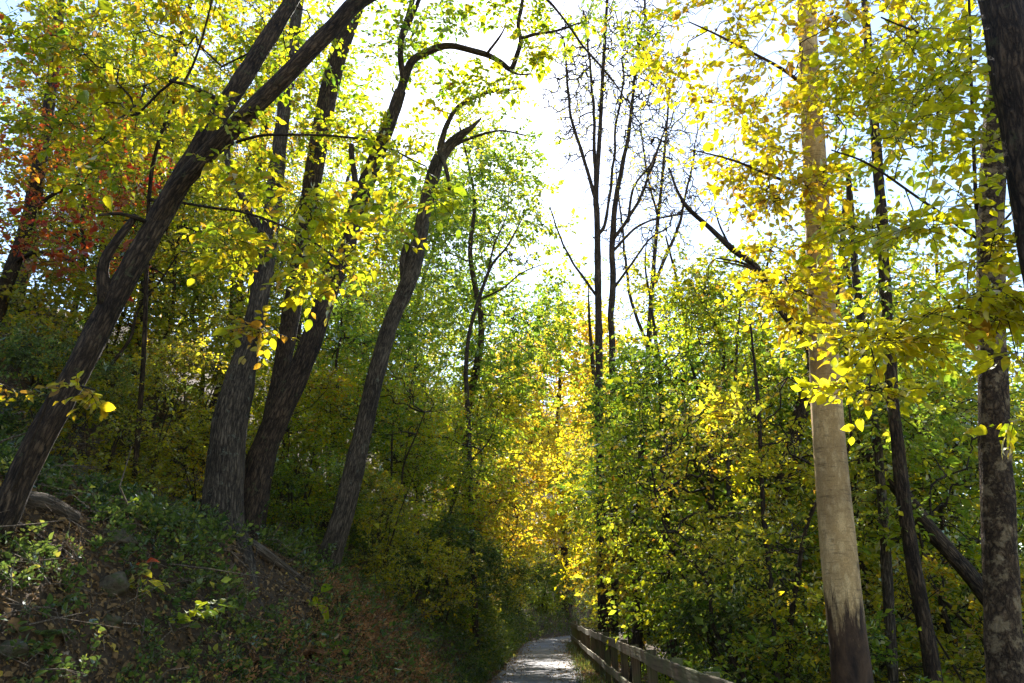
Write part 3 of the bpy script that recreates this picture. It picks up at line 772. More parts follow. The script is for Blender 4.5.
px_tree('young_beech', 'wispy young tree with golden-yellow leaf sprays hanging before the scaly trunk', 'young tree', 24,
        [(1006, 700, 6.75, 5), (1003, 580, 6.75, 4.8), (999, 470, 6.75, 4.6), (992, 370, 6.7, 4.4), (984, 300, 6.5, 4.2), (977, 220, 6.3, 3.8), (973, 130, 6.1, 3.4), (970, 40, 6.0, 3), (968, -60, 5.9, 2)],
        limbs=[[(987, 320, 6.55, 3.2), (940, 318, 5.6, 2.6), (895, 322, 5.1, 2), (845, 325, 4.9, 1.2)],
               [(979, 240, 6.36, 3.2), (930, 205, 5.6, 2.7), (870, 165, 5.0, 2.2), (830, 150, 5.0, 1.4)],
               [(980, 262, 6.4, 3), (1000, 225, 5.7, 2.4), (1030, 190, 5.2, 1.8)],
               [(971, 70, 6.03, 2.8), (930, 40, 5.5, 2.3), (880, 20, 5.1, 1.6)]],
        crown=[(925, 110, 5.3, 70, 70, .9, 74), (880, 60, 5.6, 65, 55, .9, 60), (950, 40, 5.3, 70, 45, .8, 56), (890, 190, 5.5, 65, 50, .8, 54), (1000, 120, 5, 35, 60, .4, 24), (955, 215, 5, 50, 40, .4, 26), (965, 310, 4.9, 55, 35, .35, 46), (1000, 270, 4.8, 28, 40, .3, 20), (915, 320, 4.9, 50, 26, .35, 36), (865, 345, 4.9, 55, 20, .3, 30), (840, 385, 5, 60, 14, .25, 20), (1012, 340, 4.7, 16, 30, .2, 9), (1020, 420, 4.7, 14, 20, .2, 4), (960, -50, 5.2, 100, 40, .6, 30)],
        bark='twig', leafm='lemon', dens=1.4, flat=.55, per=14, spread=.20, sides=10, ridge=0, lump=.03, kind='hi', tint0=.58, K=6, leaf=.076, L=.28, attach=.35, bf=.2, clump=.6, tip=.0015, cap=.005, flare=0, wob=.08, flatz=.25)

px_tree('thin_tree', 'thin dark trunk rising uncrossed between the pale trunk and the scaly trunk', 'tree', 25,
        [(940, 720, 9, 16), (926, 630, 9, 15), (911, 550, 9, 14), (897, 440, 9, 12), (888, 340, 9, 11), (881, 210, 9, 10), (874, 120, 9, 9), (866, 20, 9.2, 7), (858, -60, 9.4, 5)],
        crown=[(905, 310, 9.2, 60, 55, .8, 50), (915, 430, 9.2, 60, 40, .8, 40), (860, 170, 9.3, 60, 50, .9, 30), (900, 60, 9.4, 80, 50, 1, 30)],
        bark='bark', leafm='green', sides=18, kind='mid', tint0=.6, leaf=.085, cap=.012, attach=.3)
px_tree('thin_tree', 'thinnest grey trunk close behind the pale trunk, slightly bowed', 'tree', 26,
        [(896, 720, 9.6, 11), (889, 610, 9.6, 10.5), (884, 520, 9.6, 10), (876, 440, 9.6, 9), (862, 330, 9.6, 8), (854, 260, 9.6, 7), (848, 170, 9.7, 5)],
        crown=[(870, 420, 9.8, 40, 50, .7, 30), (880, 540, 9.8, 40, 40, .7, 24), (845, 240, 9.8, 40, 50, .8, 20)],
        bark='bark_grey', leafm='green', sides=16, kind='mid', tint0=.65, leaf=.08, cap=.01, attach=.3)
px_tree('crooked_tree', 'crooked dark tree behind the pale trunk, its bare limb bent up towards the open sky', 'tree', 27,
        [(765, 560, 12, 18), (778, 500, 12, 17), (790, 455, 12, 16), (803, 405, 12, 14), (813, 365, 12, 12), (809, 345, 12, 10), (793, 325, 12, 8), (775, 302, 12, 7), (757, 268, 12, 6.5), (732, 249, 12, 6), (710, 228, 12, 5), (688, 208, 12, 4), (677, 190, 12, 3), (669, 168, 12, 2)],
        limbs=[[(813, 365, 12, 10), (825, 330, 12.1, 8), (838, 280, 12.3, 6), (846, 200, 12.6, 4)], [(760, 272, 12, 4), (740, 262, 11.9, 2.5), (715, 258, 11.8, 1.5)], [(733, 250, 12, 3), (722, 225, 12, 2), (716, 205, 12, 1.2)]],
        crown=[(735, 300, 12.2, 45, 30, .8, 26), (770, 340, 12.2, 50, 30, .9, 30)],
        bark='bark', leafm='green', sides=14, kind='lo', tint0=.6, leaf=.085, cap=.012, attach=.3, foot=True)

def fallen(name, label, cat, pts, bark, seed, sides=16, lump=.12, ridge=.012, group=None):
    P, R = px_line(pts)
    org = P[len(P) // 2].copy()
    b = Buf()
    n = int(max(8, np.linalg.norm(np.diff(P, axis=0), axis=1).sum() * 10))
    C = catmull(P, n)
    tube(b, C, np.interp(np.linspace(0, len(P) - 1, n), np.arange(len(P)), R), sides, 0, lump, ridge, seed)
    return tag(b.obj(name, M[bark], None, org), label, cat, group)

fallen('dead_trunk', 'dead dark trunk propped slantwise through leaves beside the scaly trunk', 'dead tree',
       [(862, 448, 10.4, 9), (905, 498, 10.2, 14), (940, 542, 10, 15), (975, 582, 9.8, 16), (1040, 668, 9.4, 17), (1090, 740, 9.2, 17)], 'bark', 5)

# the bare pair against the sky
px_tree('bare_tree', 'tall nearly leafless tree with two dark stems standing against the white sky', 'tree', 28,
        [(603, 640, 24, 9.9), (601, 560, 24, 8.4), (600, 450, 24, 7.7), (599, 350, 24, 7.3), (598, 280, 24, 6.8), (597, 215, 24, 6.1), (596, 195, 24, 5.4), (600, 130, 24.2, 4.2), (603, 70, 24.4, 3.4), (607, 0, 24.8, 2.7), (610, -70, 25, 1.5)],
        limbs=[[(615, 640, 24.3, 8.0), (614, 560, 24.3, 7.2), (613, 450, 24.3, 6.8), (613, 350, 24.3, 6.4), (613, 250, 24.3, 6.0), (614, 215, 24.3, 5.6), (619, 180, 24.3, 4.8), (628, 130, 24.4, 3.6), (636, 70, 24.6, 2.8), (646, 0, 24.9, 2.0)],
               [(596, 200, 24, 4.4), (588, 170, 23.9, 3.6), (576, 130, 23.8, 3.0), (568, 90, 23.7, 2.4), (562, 40, 23.6, 1.6)],
               [(596, 195, 24, 4.0), (594, 130, 24.3, 3.2), (590, 70, 24.6, 2.4), (583, 10, 25, 1.6)],
               [(598, 235, 24, 4.0), (605, 222, 24, 3.2), (610, 190, 24, 2.8), (618, 120, 24.2, 2.4), (622, 60, 24.3, 1.8)],
               [(614, 238, 24.3, 4.0), (630, 215, 24.2, 3.2), (645, 185, 24.1, 2.8), (658, 150, 24, 2.0), (664, 130, 24, 1.4)],
               [(614, 250, 24.3, 3.2), (635, 228, 24.4, 2.4), (662, 218, 24.5, 1.9), (694, 212, 24.6, 1.2)],
               [(628, 222, 24.2, 2.8), (633, 190, 24.3, 2.4), (650, 165, 24.4, 2.0), (662, 142, 24.5, 1.3)],
               [(613, 290, 24.3, 3.2), (632, 262, 24.5, 2.4), (650, 240, 24.7, 1.9), (672, 226, 25, 1.2)],
               [(600, 300, 24, 3.2), (575, 268, 24.2, 2.4), (560, 235, 24.4, 1.8), (552, 205, 24.6, 1.2)]],
        crown=[(600, 60, 24.4, 50, 70, 1.8, 70), (645, 110, 24.4, 40, 80, 1.5, 56), (570, 110, 24.2, 22, 60, 1, 26), (660, 190, 24.4, 30, 35, 1, 20), (600, -60, 24.8, 50, 50, 1.5, 26), (640, 30, 24.8, 40, 40, 1.5, 24)],
        bark='bark', leafm='olive', sides=12, kind='lo', tint0=.6, K=2, leaf=.09, L=.8, attach=.55, bf=.28, per=3, spread=.4, flatz=.8, tip=.012, cap=.04, flare=.1, clump=.8, dens=7.0, wob=.16)

for (lab, sd_, path_, cr_, mat_, bk_) in [
    ('wiry dark tree with a bent stem just beyond the middle of the fence', 41, [(674, 668, 14, 10), (670, 610, 14, 9), (672, 560, 14, 8.5), (666, 520, 14, 8), (670, 480, 14, 7), (663, 440, 14, 6), (660, 380, 14.2, 4.5), (652, 310, 14.4, 3), (645, 262, 14.6, 1.6), (650, 225, 14.8, .6)], [(655, 400, 14.3, 45, 70, .9, 40), (690, 460, 14, 35, 40, .8, 20)], 'green', 'bark'),
    ('pair-foot companion: thick dark trunk right behind the far fence posts', 42, [(607, 640, 30, 10), (606, 600, 30, 9), (604, 540, 30, 8), (600, 470, 30, 7), (596, 400, 30, 5), (590, 330, 30, 3), (588, 280, 30.2, .8)], [(588, 430, 30, 40, 60, 1.6, 60)], 'olive', 'bark'),
    ('dark trunk between the far fence posts and the wiry bent stem', 43, [(636, 660, 17, 11), (638, 600, 17, 10), (634, 540, 17, 9), (640, 470, 17, 7), (646, 390, 17.2, 5), (650, 310, 17.4, 3), (655, 270, 17.6, 1.8), (652, 235, 17.8, .6)], [(640, 380, 17.2, 50, 80, 1.3, 56)], 'green', 'bark'),
    ('grey slanting thin trunk low beyond the nearer end of the fence rail', 44, [(708, 690, 12, 11), (722, 640, 12, 9), (730, 600, 12, 8), (733, 540, 12, 7), (728, 470, 12, 5), (734, 400, 12.1, 4), (738, 330, 12.3, 2.5), (742, 290, 12.5, .7)], [(735, 400, 12.2, 45, 60, .8, 30)], 'olive', 'bark_grey'),
    ('slim upright stem with yellow leaves on its tip, between grey slanting and pale trunks', 45, [(778, 700, 9.5, 6), (772, 600, 9.5, 5.5), (764, 520, 9.5, 5), (760, 440, 9.5, 4.5), (756, 380, 9.5, 3.5), (750, 320, 9.5, 2)], [(765, 480, 9.4, 45, 30, .6, 16), (790, 590, 9.4, 40, 40, .6, 18), (750, 400, 9.4, 40, 40, .6, 16)], 'lemon', 'twig')]:
    px_tree('thin_tree', lab.replace('pair-foot companion: ', ''), 'tree', sd_, path_, crown=cr_, bark=bk_, leafm=mat_, sides=12, kind='lo', tint0=.6, leaf=.085, cap=.012, attach=.25, per=16, spread=.16, lump=.12)

px_tree('bare_sapling', 'slender bare sapling with raised twigs in the small sky gap beside the rounded green crown', 'tree', 51,
        [(468, 420, 22, 5), (466, 370, 22, 4.5), (470, 330, 22, 4), (482, 290, 22, 3.5), (492, 265, 22, 3), (508, 245, 22, 2), (524, 215, 22.2, .8)],
        limbs=[[(478, 300, 22, 2.5), (500, 290, 22, 2), (522, 272, 22, 1.5), (545, 262, 22, .7)], [(488, 272, 22, 2.4), (494, 245, 22, 1.8), (506, 215, 22, 1.2), (510, 180, 22.2, .6)]],
        crown=[(515, 250, 22, 30, 35, .8, 30)], bark='bark', leafm='olive', sides=9, kind='lo', K=2, leaf=.08, L=.5, attach=.4, tip=.009, cap=.02, ridge=0, dens=1.6)
px_tree('bare_tree', 'single-stemmed bare tree with hazy fine twigs, set back beside the two-stemmed leafless one', 'tree', 52,
        [(640, 600, 33, 8), (643, 500, 33, 7.5), (646, 400, 33, 6.5), (650, 320, 33, 5.5), (655, 250, 33, 4), (662, 180, 33.3, 3), (668, 110, 33.6, 2), (672, 50, 34, .8)],
        limbs=[[(648, 350, 33, 4), (630, 290, 33, 3), (622, 230, 33.2, 2.2), (617, 165, 33.4, 1)], [(652, 290, 33, 4), (675, 235, 33, 3), (690, 180, 33.2, 2), (698, 120, 33.5, .8)], [(658, 215, 33, 2.5), (645, 165, 33, 1.8), (640, 110, 33, .8)]],
        crown=[(655, 150, 33.4, 50, 80, 2.2, 150), (640, 230, 33.2, 45, 50, 2, 80), (690, 190, 33.3, 35, 60, 2, 70)], bark='bark', leafm='olive', sides=9, kind='lo', tint0=.6, K=2, leaf=.10, L=.8, attach=.5, bf=.28, per=3, spread=.4, flatz=.8, tip=.012, cap=.03, ridge=0, dens=3.2, wob=.16, flare=.1)
# ------------------------------------------------------------------ kinds of trees set out many times
def make_proto(name, seed, height, r0, crown_c, crown_r, n, K, leaf, stems=1, lean=.06, bark='bark', bf=.4, per=30, spread=.15, flatz=.6, L=.45, tvar=.22, kind='lo', clump=.6, hollow=.25, low=.25, flat=.5, droop=.25, tip=.004, cap=.07, tint0=.5):
    rng = np.random.default_rng(seed)
    tb, cb = Buf(), Buf()
    starts = []
    for s in range(stems):
        a = rng.uniform(0, 6.28)
        sp = 0 if stems == 1 else .16
        out = 0 if stems == 1 else rng.uniform(.12, .4) * height
        b0 = np.array([math.cos(a) * sp * .6, math.sin(a) * sp * .6, -.25])
        ks = 6
        P = [b0]
        hh = height * (1 if s == 0 else rng.uniform(.6, .95))
        for k in range(1, ks + 1):
            t = k / ks
            w = rng.normal(0, lean * height * .18, 2)
            P.append(np.array([b0[0] + math.cos(a) * out * t ** 1.3 + w[0] * t, b0[1] + math.sin(a) * out * t ** 1.3 + w[1] * t, hh * t]))
        P = np.array(P)
        R = np.linspace(1, .18, len(P)) * r0 * (1 if s == 0 else rng.uniform(.6, .95))
        C = catmull(P, int(12 + height * 2.5))
        rr = np.interp(np.linspace(0, 1, len(C)), np.linspace(0, 1, len(R)), R) * (1 + .4 * np.exp(-(C[:, 2] + .2) / .4))
        tube(tb, C, rr, 10 if height > 4 else 6, 0, .08, .008 if height > 4 else 0, seed + s)
        starts.append(C[int(len(C) * low):])
    st = np.vstack(starts)
    pts = clumps(rng, crown_c, crown_r, n, per=per, spread=spread, flatz=flatz, hollow=hollow)
    pts = pts[pts[:, 2] > .15]
    B, d, r, nch, par, X = crown_branches(cb, st, pts, rng, bf, tip, 1, 4, cap)
    dd = nrm(d + rng.normal(size=d.shape) * .6); dd[:, 2] = dd[:, 2] * .7 + .05
    sprays(cb, B, dd, rng, K, L, leaf, .66, kind, tint0, tvar, flat, 0, 1 if height < 4 else None, .0022, droop, clump)
    tm = tb.mesh(name + '_trunk', [M[bark]])
    cm = cb.mesh(name + '_crown', [M['green'], M['twig']])
    return tm, cm

PR = {
    'tall_a': make_proto('tall_tree_a', 101, 18, .24, (0, 0, 11.0), (3.7, 3.7, 7.0), 1500, 9, .15, bf=.35, low=.25, L=.6, lean=.12),
    'tall_b': make_proto('tall_tree_b', 102, 21, .28, (.3, 0, 12.5), (3.4, 3.6, 8.2), 1500, 9, .15, bf=.35, low=.3, L=.6, bark='bark_grey', lean=.10),
    'tall_c': make_proto('tall_tree_c', 103, 16, .19, (0, .2, 9.0), (3.2, 3.2, 7.0), 1450, 9, .145, bf=.4, low=.2, L=.55, lean=.14),
    'tall_d': make_proto('tall_tree_d', 111, 19, .22, (0, .2, 11.5), (3.9, 3.9, 7.5), 2300, 9, .165, bf=.35, low=.22, L=.6, lean=.14),
    'tall_e': make_proto('tall_tree_e', 112, 17, .20, (0, 0, 9.5), (3.6, 3.6, 7.5), 2200, 9, .23, bf=.35, low=.2, L=.7, lean=.14, tip=.008),
    'mid_a': make_proto('mid_tree_a', 104, 7.5, .09, (0, 0, 4.8), (2.3, 2.3, 3.2), 820, 8, .118, low=.18, L=.45, tip=.005, cap=.04, lean=.16),
    'mid_b': make_proto('mid_tree_b', 105, 6.0, .07, (.1, 0, 3.9), (2.2, 2.0, 2.7), 900, 9, .08, low=.15, stems=2, L=.4, tip=.0045, cap=.03, lean=.16),
    'mid_c': make_proto('mid_tree_c', 106, 9.0, .11, (0, 0, 5.6), (2.1, 2.2, 4.0), 1000, 9, .098, low=.2, L=.42, tip=.005, cap=.035, lean=.16),
    'shrub_a': make_proto('shrub_a', 107, 2.6, .028, (0, 0, 1.6), (1.25, 1.25, 1.25), 620, 9, .066, stems=5, low=.2, L=.3, tip=.0022, cap=.014),
    'shrub_b': make_proto('shrub_b', 108, 2.0, .022, (0, 0, 1.15), (1.15, 1.1, .95), 580, 9, .064, stems=6, low=.15, L=.28, tip=.002, cap=.012),
    'shrub_c': make_proto('shrub_c', 109, 3.4, .035, (0, 0, 2.0), (1.3, 1.3, 1.7), 720, 9, .068, stems=4, low=.2, L=.32, tip=.0022, cap=.016),
}
prng = np.random.default_rng(4242)

def plant(kind, name, px, D, sc, pal, label, cat, group=None, dx=0.0, sink=.0, rz=None):
    """a copy of one kind, standing on the ground where the column px meets distance D"""
    d = ray(px, 612)
    x, y = d[0] / d[1] * D + dx, D
    cr = {'shrub': 1.2, 'mid': 2.1, 'tall': 3.3}[kind.split('_')[0]] * sc
    ov = {'shrub': .85, 'mid': .5, 'tall': .4}[kind.split('_')[0]]
    s = x - float(shift(y))
    s = max(s, 1.8 + ov * cr) if s > -.1 else min(s, -1.8 - {'shrub': .6, 'mid': .45, 'tall': .2}[kind.split('_')[0]] * cr)
    x = s + float(shift(y))
    z = gz(x, y) - sink
    tm, cm = PR[kind]
    root = empty(name, (x, y, z), label, cat, group, prng.uniform(0, 6.28) if rz is None else rz, sc)
    t = bpy.data.objects.new('trunk', tm); COL.objects.link(t); t.parent = root
    c = bpy.data.objects.new('crown', cm); COL.objects.link(c); c.parent = root
    c.material_slots[0].link = 'OBJECT'
    c.material_slots[0].material = M[pal]
    return root

# understorey beside and beyond the fence
FT = 'understorey trees beyond the fence'
for (k, px, D, sc, pal, lab) in [
    ('mid_a', 668, 14.5, .95, 'green', 'wiry green understorey tree whose bent stem stands just beyond the fence'),
    ('mid_b', 640, 19, 1.05, 'green', 'green understorey tree close behind the far half of the fence'),
    ('mid_c', 728, 13, .85, 'lime', 'bushy lime-green tree between the wiry stem and the pale trunk'),
    ('mid_b', 760, 10.0, .72, 'olive', 'small yellow-green tree in front of the bushy lime one, near the pale trunk'),
    ('mid_a', 800, 15, 1.0, 'green', 'deep green tree directly behind the pale trunk'),
    ('mid_c', 880, 14, .95, 'lime', 'lime-green tree filling the gap behind the two thin trunks'),
    ('mid_a', 955, 13, 1.0, 'olive', 'olive-yellow tree behind the propped dead trunk'),
    ('mid_b', 1030, 12, 1.1, 'green', 'green tree peeping out behind the scaly trunk'),
    ('mid_c', 612, 27, 1.0, 'olive', 'leafy yellow-green tree wrapped about the foot of the bare pair'),
    ('mid_a', 690, 22, 1.15, 'olive', 'yellow-green tree standing behind the wiry stem, below the bent limb'),
    ('mid_b', 850, 21, 1.35, 'olive', 'yellowish tree further off behind the deep green tree'),
    ('mid_c', 760, 20, 1.2, 'green', 'taller green tree behind the bushy one, under the open sky'),
    ('mid_c', 930, 20, 1.2, 'green', 'taller green tree behind the thin trunks'),
    ('mid_a', 1010, 19, 1.3, 'olive', 'yellow-green tree far behind the scaly trunk'),
]:
    plant(k, 'understorey_tree', px, D, sc, pal, lab, 'tree', FT)
FS = 'shrubs beyond the fence'
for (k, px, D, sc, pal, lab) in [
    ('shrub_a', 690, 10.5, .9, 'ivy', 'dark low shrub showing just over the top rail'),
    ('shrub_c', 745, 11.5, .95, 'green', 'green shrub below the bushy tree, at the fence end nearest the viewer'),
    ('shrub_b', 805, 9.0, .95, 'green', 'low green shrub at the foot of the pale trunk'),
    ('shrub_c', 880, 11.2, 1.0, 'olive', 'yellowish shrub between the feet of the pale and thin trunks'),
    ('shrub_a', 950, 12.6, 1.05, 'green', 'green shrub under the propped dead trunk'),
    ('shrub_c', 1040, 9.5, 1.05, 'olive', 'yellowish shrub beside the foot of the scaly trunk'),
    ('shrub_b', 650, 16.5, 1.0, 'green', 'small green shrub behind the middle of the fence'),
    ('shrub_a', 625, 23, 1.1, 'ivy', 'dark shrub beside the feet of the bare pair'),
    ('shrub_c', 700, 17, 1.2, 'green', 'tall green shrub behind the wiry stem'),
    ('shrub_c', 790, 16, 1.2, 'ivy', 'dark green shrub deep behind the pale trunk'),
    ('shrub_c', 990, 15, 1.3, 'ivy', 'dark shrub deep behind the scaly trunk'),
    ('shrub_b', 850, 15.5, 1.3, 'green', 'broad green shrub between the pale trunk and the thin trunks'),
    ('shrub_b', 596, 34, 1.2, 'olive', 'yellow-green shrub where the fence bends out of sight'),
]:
    plant(k, 'shrub', px, D, sc, pal, lab, 'shrub', FS)

# on the bank and the hillside
BT = 'understorey trees on the hillside'
for (k, px, D, sc, pal, lab) in [
    ('mid_b', 40, 13, .8, 'olive', 'olive-brown tree on the slope below the red-leaved tree'),
    ('mid_a', 120, 14.5, .85, 'olive', 'olive tree on the slope behind the forked leaning trunk'),
    ('mid_b', 175, 18, 1.1, 'olive', 'olive-yellow tree between the leaning trunk and the thickest trunk'),
    ('mid_c', 95, 20, 1.1, 'lime', 'yellow-green tree high on the slope behind the leaning trunk'),
    ('mid_a', 10, 19, 1.2, 'olive', 'yellowish tree high on the slope beyond the red-leaved tree'),
    ('mid_a', 318, 17.5, .8, 'green', 'green tree seen between the heavy curving trunk and the snapped trunk'),
    ('mid_b', 372, 17, .72, 'lime', 'yellow-green tree rooted on the bank just past the snapped trunk'),
    ('mid_b', 420, 19.5, .8, 'lime', 'lime-gold tree leaning over the bank beyond the snapped trunk'),
    ('mid_c', 400, 25, .95, 'green', 'tall green tree on the bank behind the snapped trunk'),
    ('mid_a', 455, 24, .85, 'lime', 'golden-olive tree on the bank where the path narrows'),
    ('mid_b', 492, 29, .85, 'lemon', 'yellow tree whose boughs reach over the far path'),
    ('mid_c', 350, 27, 1.1, 'lime', 'yellow-green tree up the slope behind the heavy curving trunk'),
    ('mid_c', 270, 22, 1.1, 'olive', 'olive tree up the slope behind the thickest trunk'),
    ('mid_a', 480, 33, 1.25, 'gold', 'orange-yellow tree beyond the golden-olive one'),
    ('mid_b', 520, 38, .95, 'gold', 'orange-gold tree at the far end of the bank'),
]:
    plant(k, 'understorey_tree', px, D, sc, pal, lab, 'tree', BT)
BS = 'shrubs on the bank'
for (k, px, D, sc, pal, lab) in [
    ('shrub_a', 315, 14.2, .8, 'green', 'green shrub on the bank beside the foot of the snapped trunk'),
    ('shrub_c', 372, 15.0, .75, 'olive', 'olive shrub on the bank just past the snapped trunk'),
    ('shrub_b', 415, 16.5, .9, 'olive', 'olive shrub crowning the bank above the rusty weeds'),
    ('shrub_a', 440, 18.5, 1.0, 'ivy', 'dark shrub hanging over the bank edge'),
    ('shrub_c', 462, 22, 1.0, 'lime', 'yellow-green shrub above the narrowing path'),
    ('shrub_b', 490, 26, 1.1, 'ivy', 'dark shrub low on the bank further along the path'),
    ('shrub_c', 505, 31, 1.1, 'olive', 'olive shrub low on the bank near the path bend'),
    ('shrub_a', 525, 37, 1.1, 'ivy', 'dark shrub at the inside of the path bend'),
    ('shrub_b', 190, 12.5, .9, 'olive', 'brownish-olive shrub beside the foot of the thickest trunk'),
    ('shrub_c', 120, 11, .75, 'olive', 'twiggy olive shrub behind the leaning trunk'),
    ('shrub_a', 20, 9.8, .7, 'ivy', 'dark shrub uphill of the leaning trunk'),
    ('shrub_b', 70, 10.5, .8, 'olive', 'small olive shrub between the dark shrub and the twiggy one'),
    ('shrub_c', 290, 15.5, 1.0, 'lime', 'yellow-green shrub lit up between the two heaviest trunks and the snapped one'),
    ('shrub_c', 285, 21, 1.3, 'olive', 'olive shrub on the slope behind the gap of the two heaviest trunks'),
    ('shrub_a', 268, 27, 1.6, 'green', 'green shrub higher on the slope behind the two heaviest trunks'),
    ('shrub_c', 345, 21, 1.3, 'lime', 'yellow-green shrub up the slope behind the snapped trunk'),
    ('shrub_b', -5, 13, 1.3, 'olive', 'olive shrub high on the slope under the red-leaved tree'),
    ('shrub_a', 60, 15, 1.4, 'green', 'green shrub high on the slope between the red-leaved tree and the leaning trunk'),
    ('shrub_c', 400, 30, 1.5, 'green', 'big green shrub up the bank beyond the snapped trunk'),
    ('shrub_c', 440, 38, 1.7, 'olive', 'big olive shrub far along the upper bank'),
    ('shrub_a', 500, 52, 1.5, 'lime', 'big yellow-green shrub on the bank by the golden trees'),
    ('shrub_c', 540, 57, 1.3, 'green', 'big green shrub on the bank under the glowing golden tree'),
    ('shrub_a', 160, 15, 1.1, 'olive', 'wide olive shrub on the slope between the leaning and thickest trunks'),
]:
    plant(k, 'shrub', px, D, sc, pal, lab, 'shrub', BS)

# larger trees behind
for (k, px, D, sc, pal, lab) in [
    ('tall_d', 465, 33, 1.2, 'green', 'tall green tree rising beside the sky gap, its rounded crown below the sun'),
    ('tall_d', 412, 40, 1.2, 'green', 'tall green tree between the snapped trunk and the rounded crown'),
    ('tall_e', 577, 62, 1.6, 'gold', 'golden-orange tree glowing at the end of the path'),
    ('mid_c', 590, 50, 1.25, 'gold', 'lower orange-yellow tree at the foot of the golden tree'),
    ('mid_a', 585, 31, 1.05, 'lemon', 'bright yellow small tree hanging over the path by the fence bend'),
    ('mid_c', 530, 50, 1.8, 'gold', 'second golden tree, lower and nearer than the glowing one'),
    ('mid_c', 535, 46, 1.0, 'gold', 'golden small tree just before the glowing golden tree'),
    ('shrub_c', 548, 44, 1.3, 'olive', 'olive shrub on the outer side of the path bend'),
    ('shrub_a', 556, 50, 1.4, 'ivy', 'dark shrub beyond the path bend under the golden tree'),
    ('shrub_b', 575, 58, 1.6, 'green', 'green shrub furthest along the bank past the bend'),
    ('mid_b', 572, 63, 1.3, 'green', 'small green tree closing the view at the path end'),
    ('tall_b', 330, 34, .95, 'lime', 'tall yellow-green tree behind the heavy curving trunk'),
    ('tall_a', 215, 27, .8, 'lime', 'tall yellow-green tree behind the thickest trunk'),
    ('tall_c', 120, 27, .8, 'gold', 'tall golden tree showing through the fork of the leaning trunk'),
    ('tall_a', 30, 24, .75, 'olive', 'tall olive tree at the top of the visible slope'),
    ('tall_b', -60, 21, .75, 'lime', 'tall yellowish tree half out of view up the slope'),
    ('tall_c', 750, 31, .98, 'lime', 'lime-green tree beyond the bent limb, lower than the bare pair'),
    ('tall_c', 800, 19, .78, 'lime', 'slight yellow-green tree behind the pale trunk, reaching above the bent limb'),
    ('tall_c', 905, 17, .80, 'lime', 'lime-green tree whose top shows through the yellow leaves beside the thin trunks'),
    ('tall_a', 985, 18, .72, 'green', 'green tree whose top shows through the yellow leaves by the scaly trunk'),
    ('tall_a', 85, 16, .70, 'lime', 'tall lime-yellow tree whose crown fills the space beside the red-leaved tree'),
    ('tall_b', 195, 20, .85, 'lime', 'tall lime tree whose crown shows between the two stems of the forked trunk'),
    ('tall_c', 640, 36, .95, 'lime', 'light yellow-green tree just behind the bare pair'),
    ('tall_c', 690, 30, 1.12, 'olive', 'yellow-green tree beyond the fence between the bare pair and the bent limb'),
    ('tall_a', 850, 30, .78, 'green', 'tall green tree seen past the upper half of the pale trunk'),
    ('tall_c', 940, 27, .85, 'green', 'tall green tree seen between thin and scaly trunks'),
    ('tall_b', 1050, 30, .85, 'green', 'tall green tree behind the near-black leaning trunk'),
]:
    plant(k, 'tall_tree', px, D, sc, pal, lab, 'tree', 'taller trees of the wood')
k = 0
for (px, D, sc, kk, pal) in [(470, 62, .9, 'tall_c', 'olive'), (430, 55, .9, 'tall_a', 'green'), (380, 48, .9, 'tall_b', 'olive'), (300, 45, .85, 'tall_a', 'green'), (505, 72, .8, 'tall_b', 'green'), (540, 85, .8, 'tall_a', 'olive'),
                         (580, 90, .8, 'tall_c', 'green'), (620, 80, .75, 'tall_a', 'olive'), (660, 70, .7, 'tall_c', 'green'), (720, 60, .7, 'tall_c', 'olive'), (790, 52, .75, 'tall_c', 'green'), (870, 48, .8, 'tall_c', 'olive'), (950, 45, .8, 'tall_a', 'green'), (1030, 45, .8, 'tall_c', 'olive')]:
    plant(kk, 'far_tree', px, D, sc, pal, 'tall tree deep in the wood, only its leaves showing between nearer trees', 'tree', 'far trees of the wood')

# ------------------------------------------------------------------ ground cover
def scatter(rng, n, xr, yr, dens=None):
    x, y = rng.uniform(*xr, n), rng.uniform(*yr, n) ** 1.0
    return x, y

def slope_normals(x, y, e=.12):
    gx = (ground(x + e, y) - ground(x - e, y)) / (2 * e)
    gy_ = (ground(x, y + e) - ground(x, y - e)) / (2 * e)
    return nrm(np.stack([-gx, -gy_, np.ones_like(gx)], 1))

def off_path(x, y, margin=.15):
    s = x - shift(y)
    return (s < -1.6 - margin) | (s > .77 + margin)

rng = np.random.default_rng(900)
def near_y(n, lo, hi, p=1.8):
    return lo + (hi - lo) * rng.uniform(0, 1, n) ** p

KEEP = []
for line in [[(95, 450), (130, 462), (165, 478), (200, 500), (238, 524)], [(140, 488), (180, 505), (215, 527), (252, 548), (300, 583)], [(8, 503), (40, 510), (74, 524)],
             [(84, 463), (94, 476), (110, 491)], [(232, 560), (262, 577), (300, 597)], [(108, 592), (112, 622)], [(52, 467), (68, 488)], [(-10, 416), (14, 415), (36, 412)]]:
    for (a, b_), (c, d_) in zip(line[:-1], line[1:]):
        for t in np.linspace(0, 1, 6):
            KEEP.append(ground_hit(a + (c - a) * t, b_ + (d_ - b_) * t)[:2])
KEEP = np.array(KEEP)
KEEP = np.vstack([KEEP, KEEP - np.array([0, .22]), KEEP + np.array([.12, -.3])])
def clear_of(x, y, r=.2):
    return np.min((x[:, None] - KEEP[None, :, 0]) ** 2 + (y[:, None] - KEEP[None, :, 1]) ** 2, axis=1) > r * r

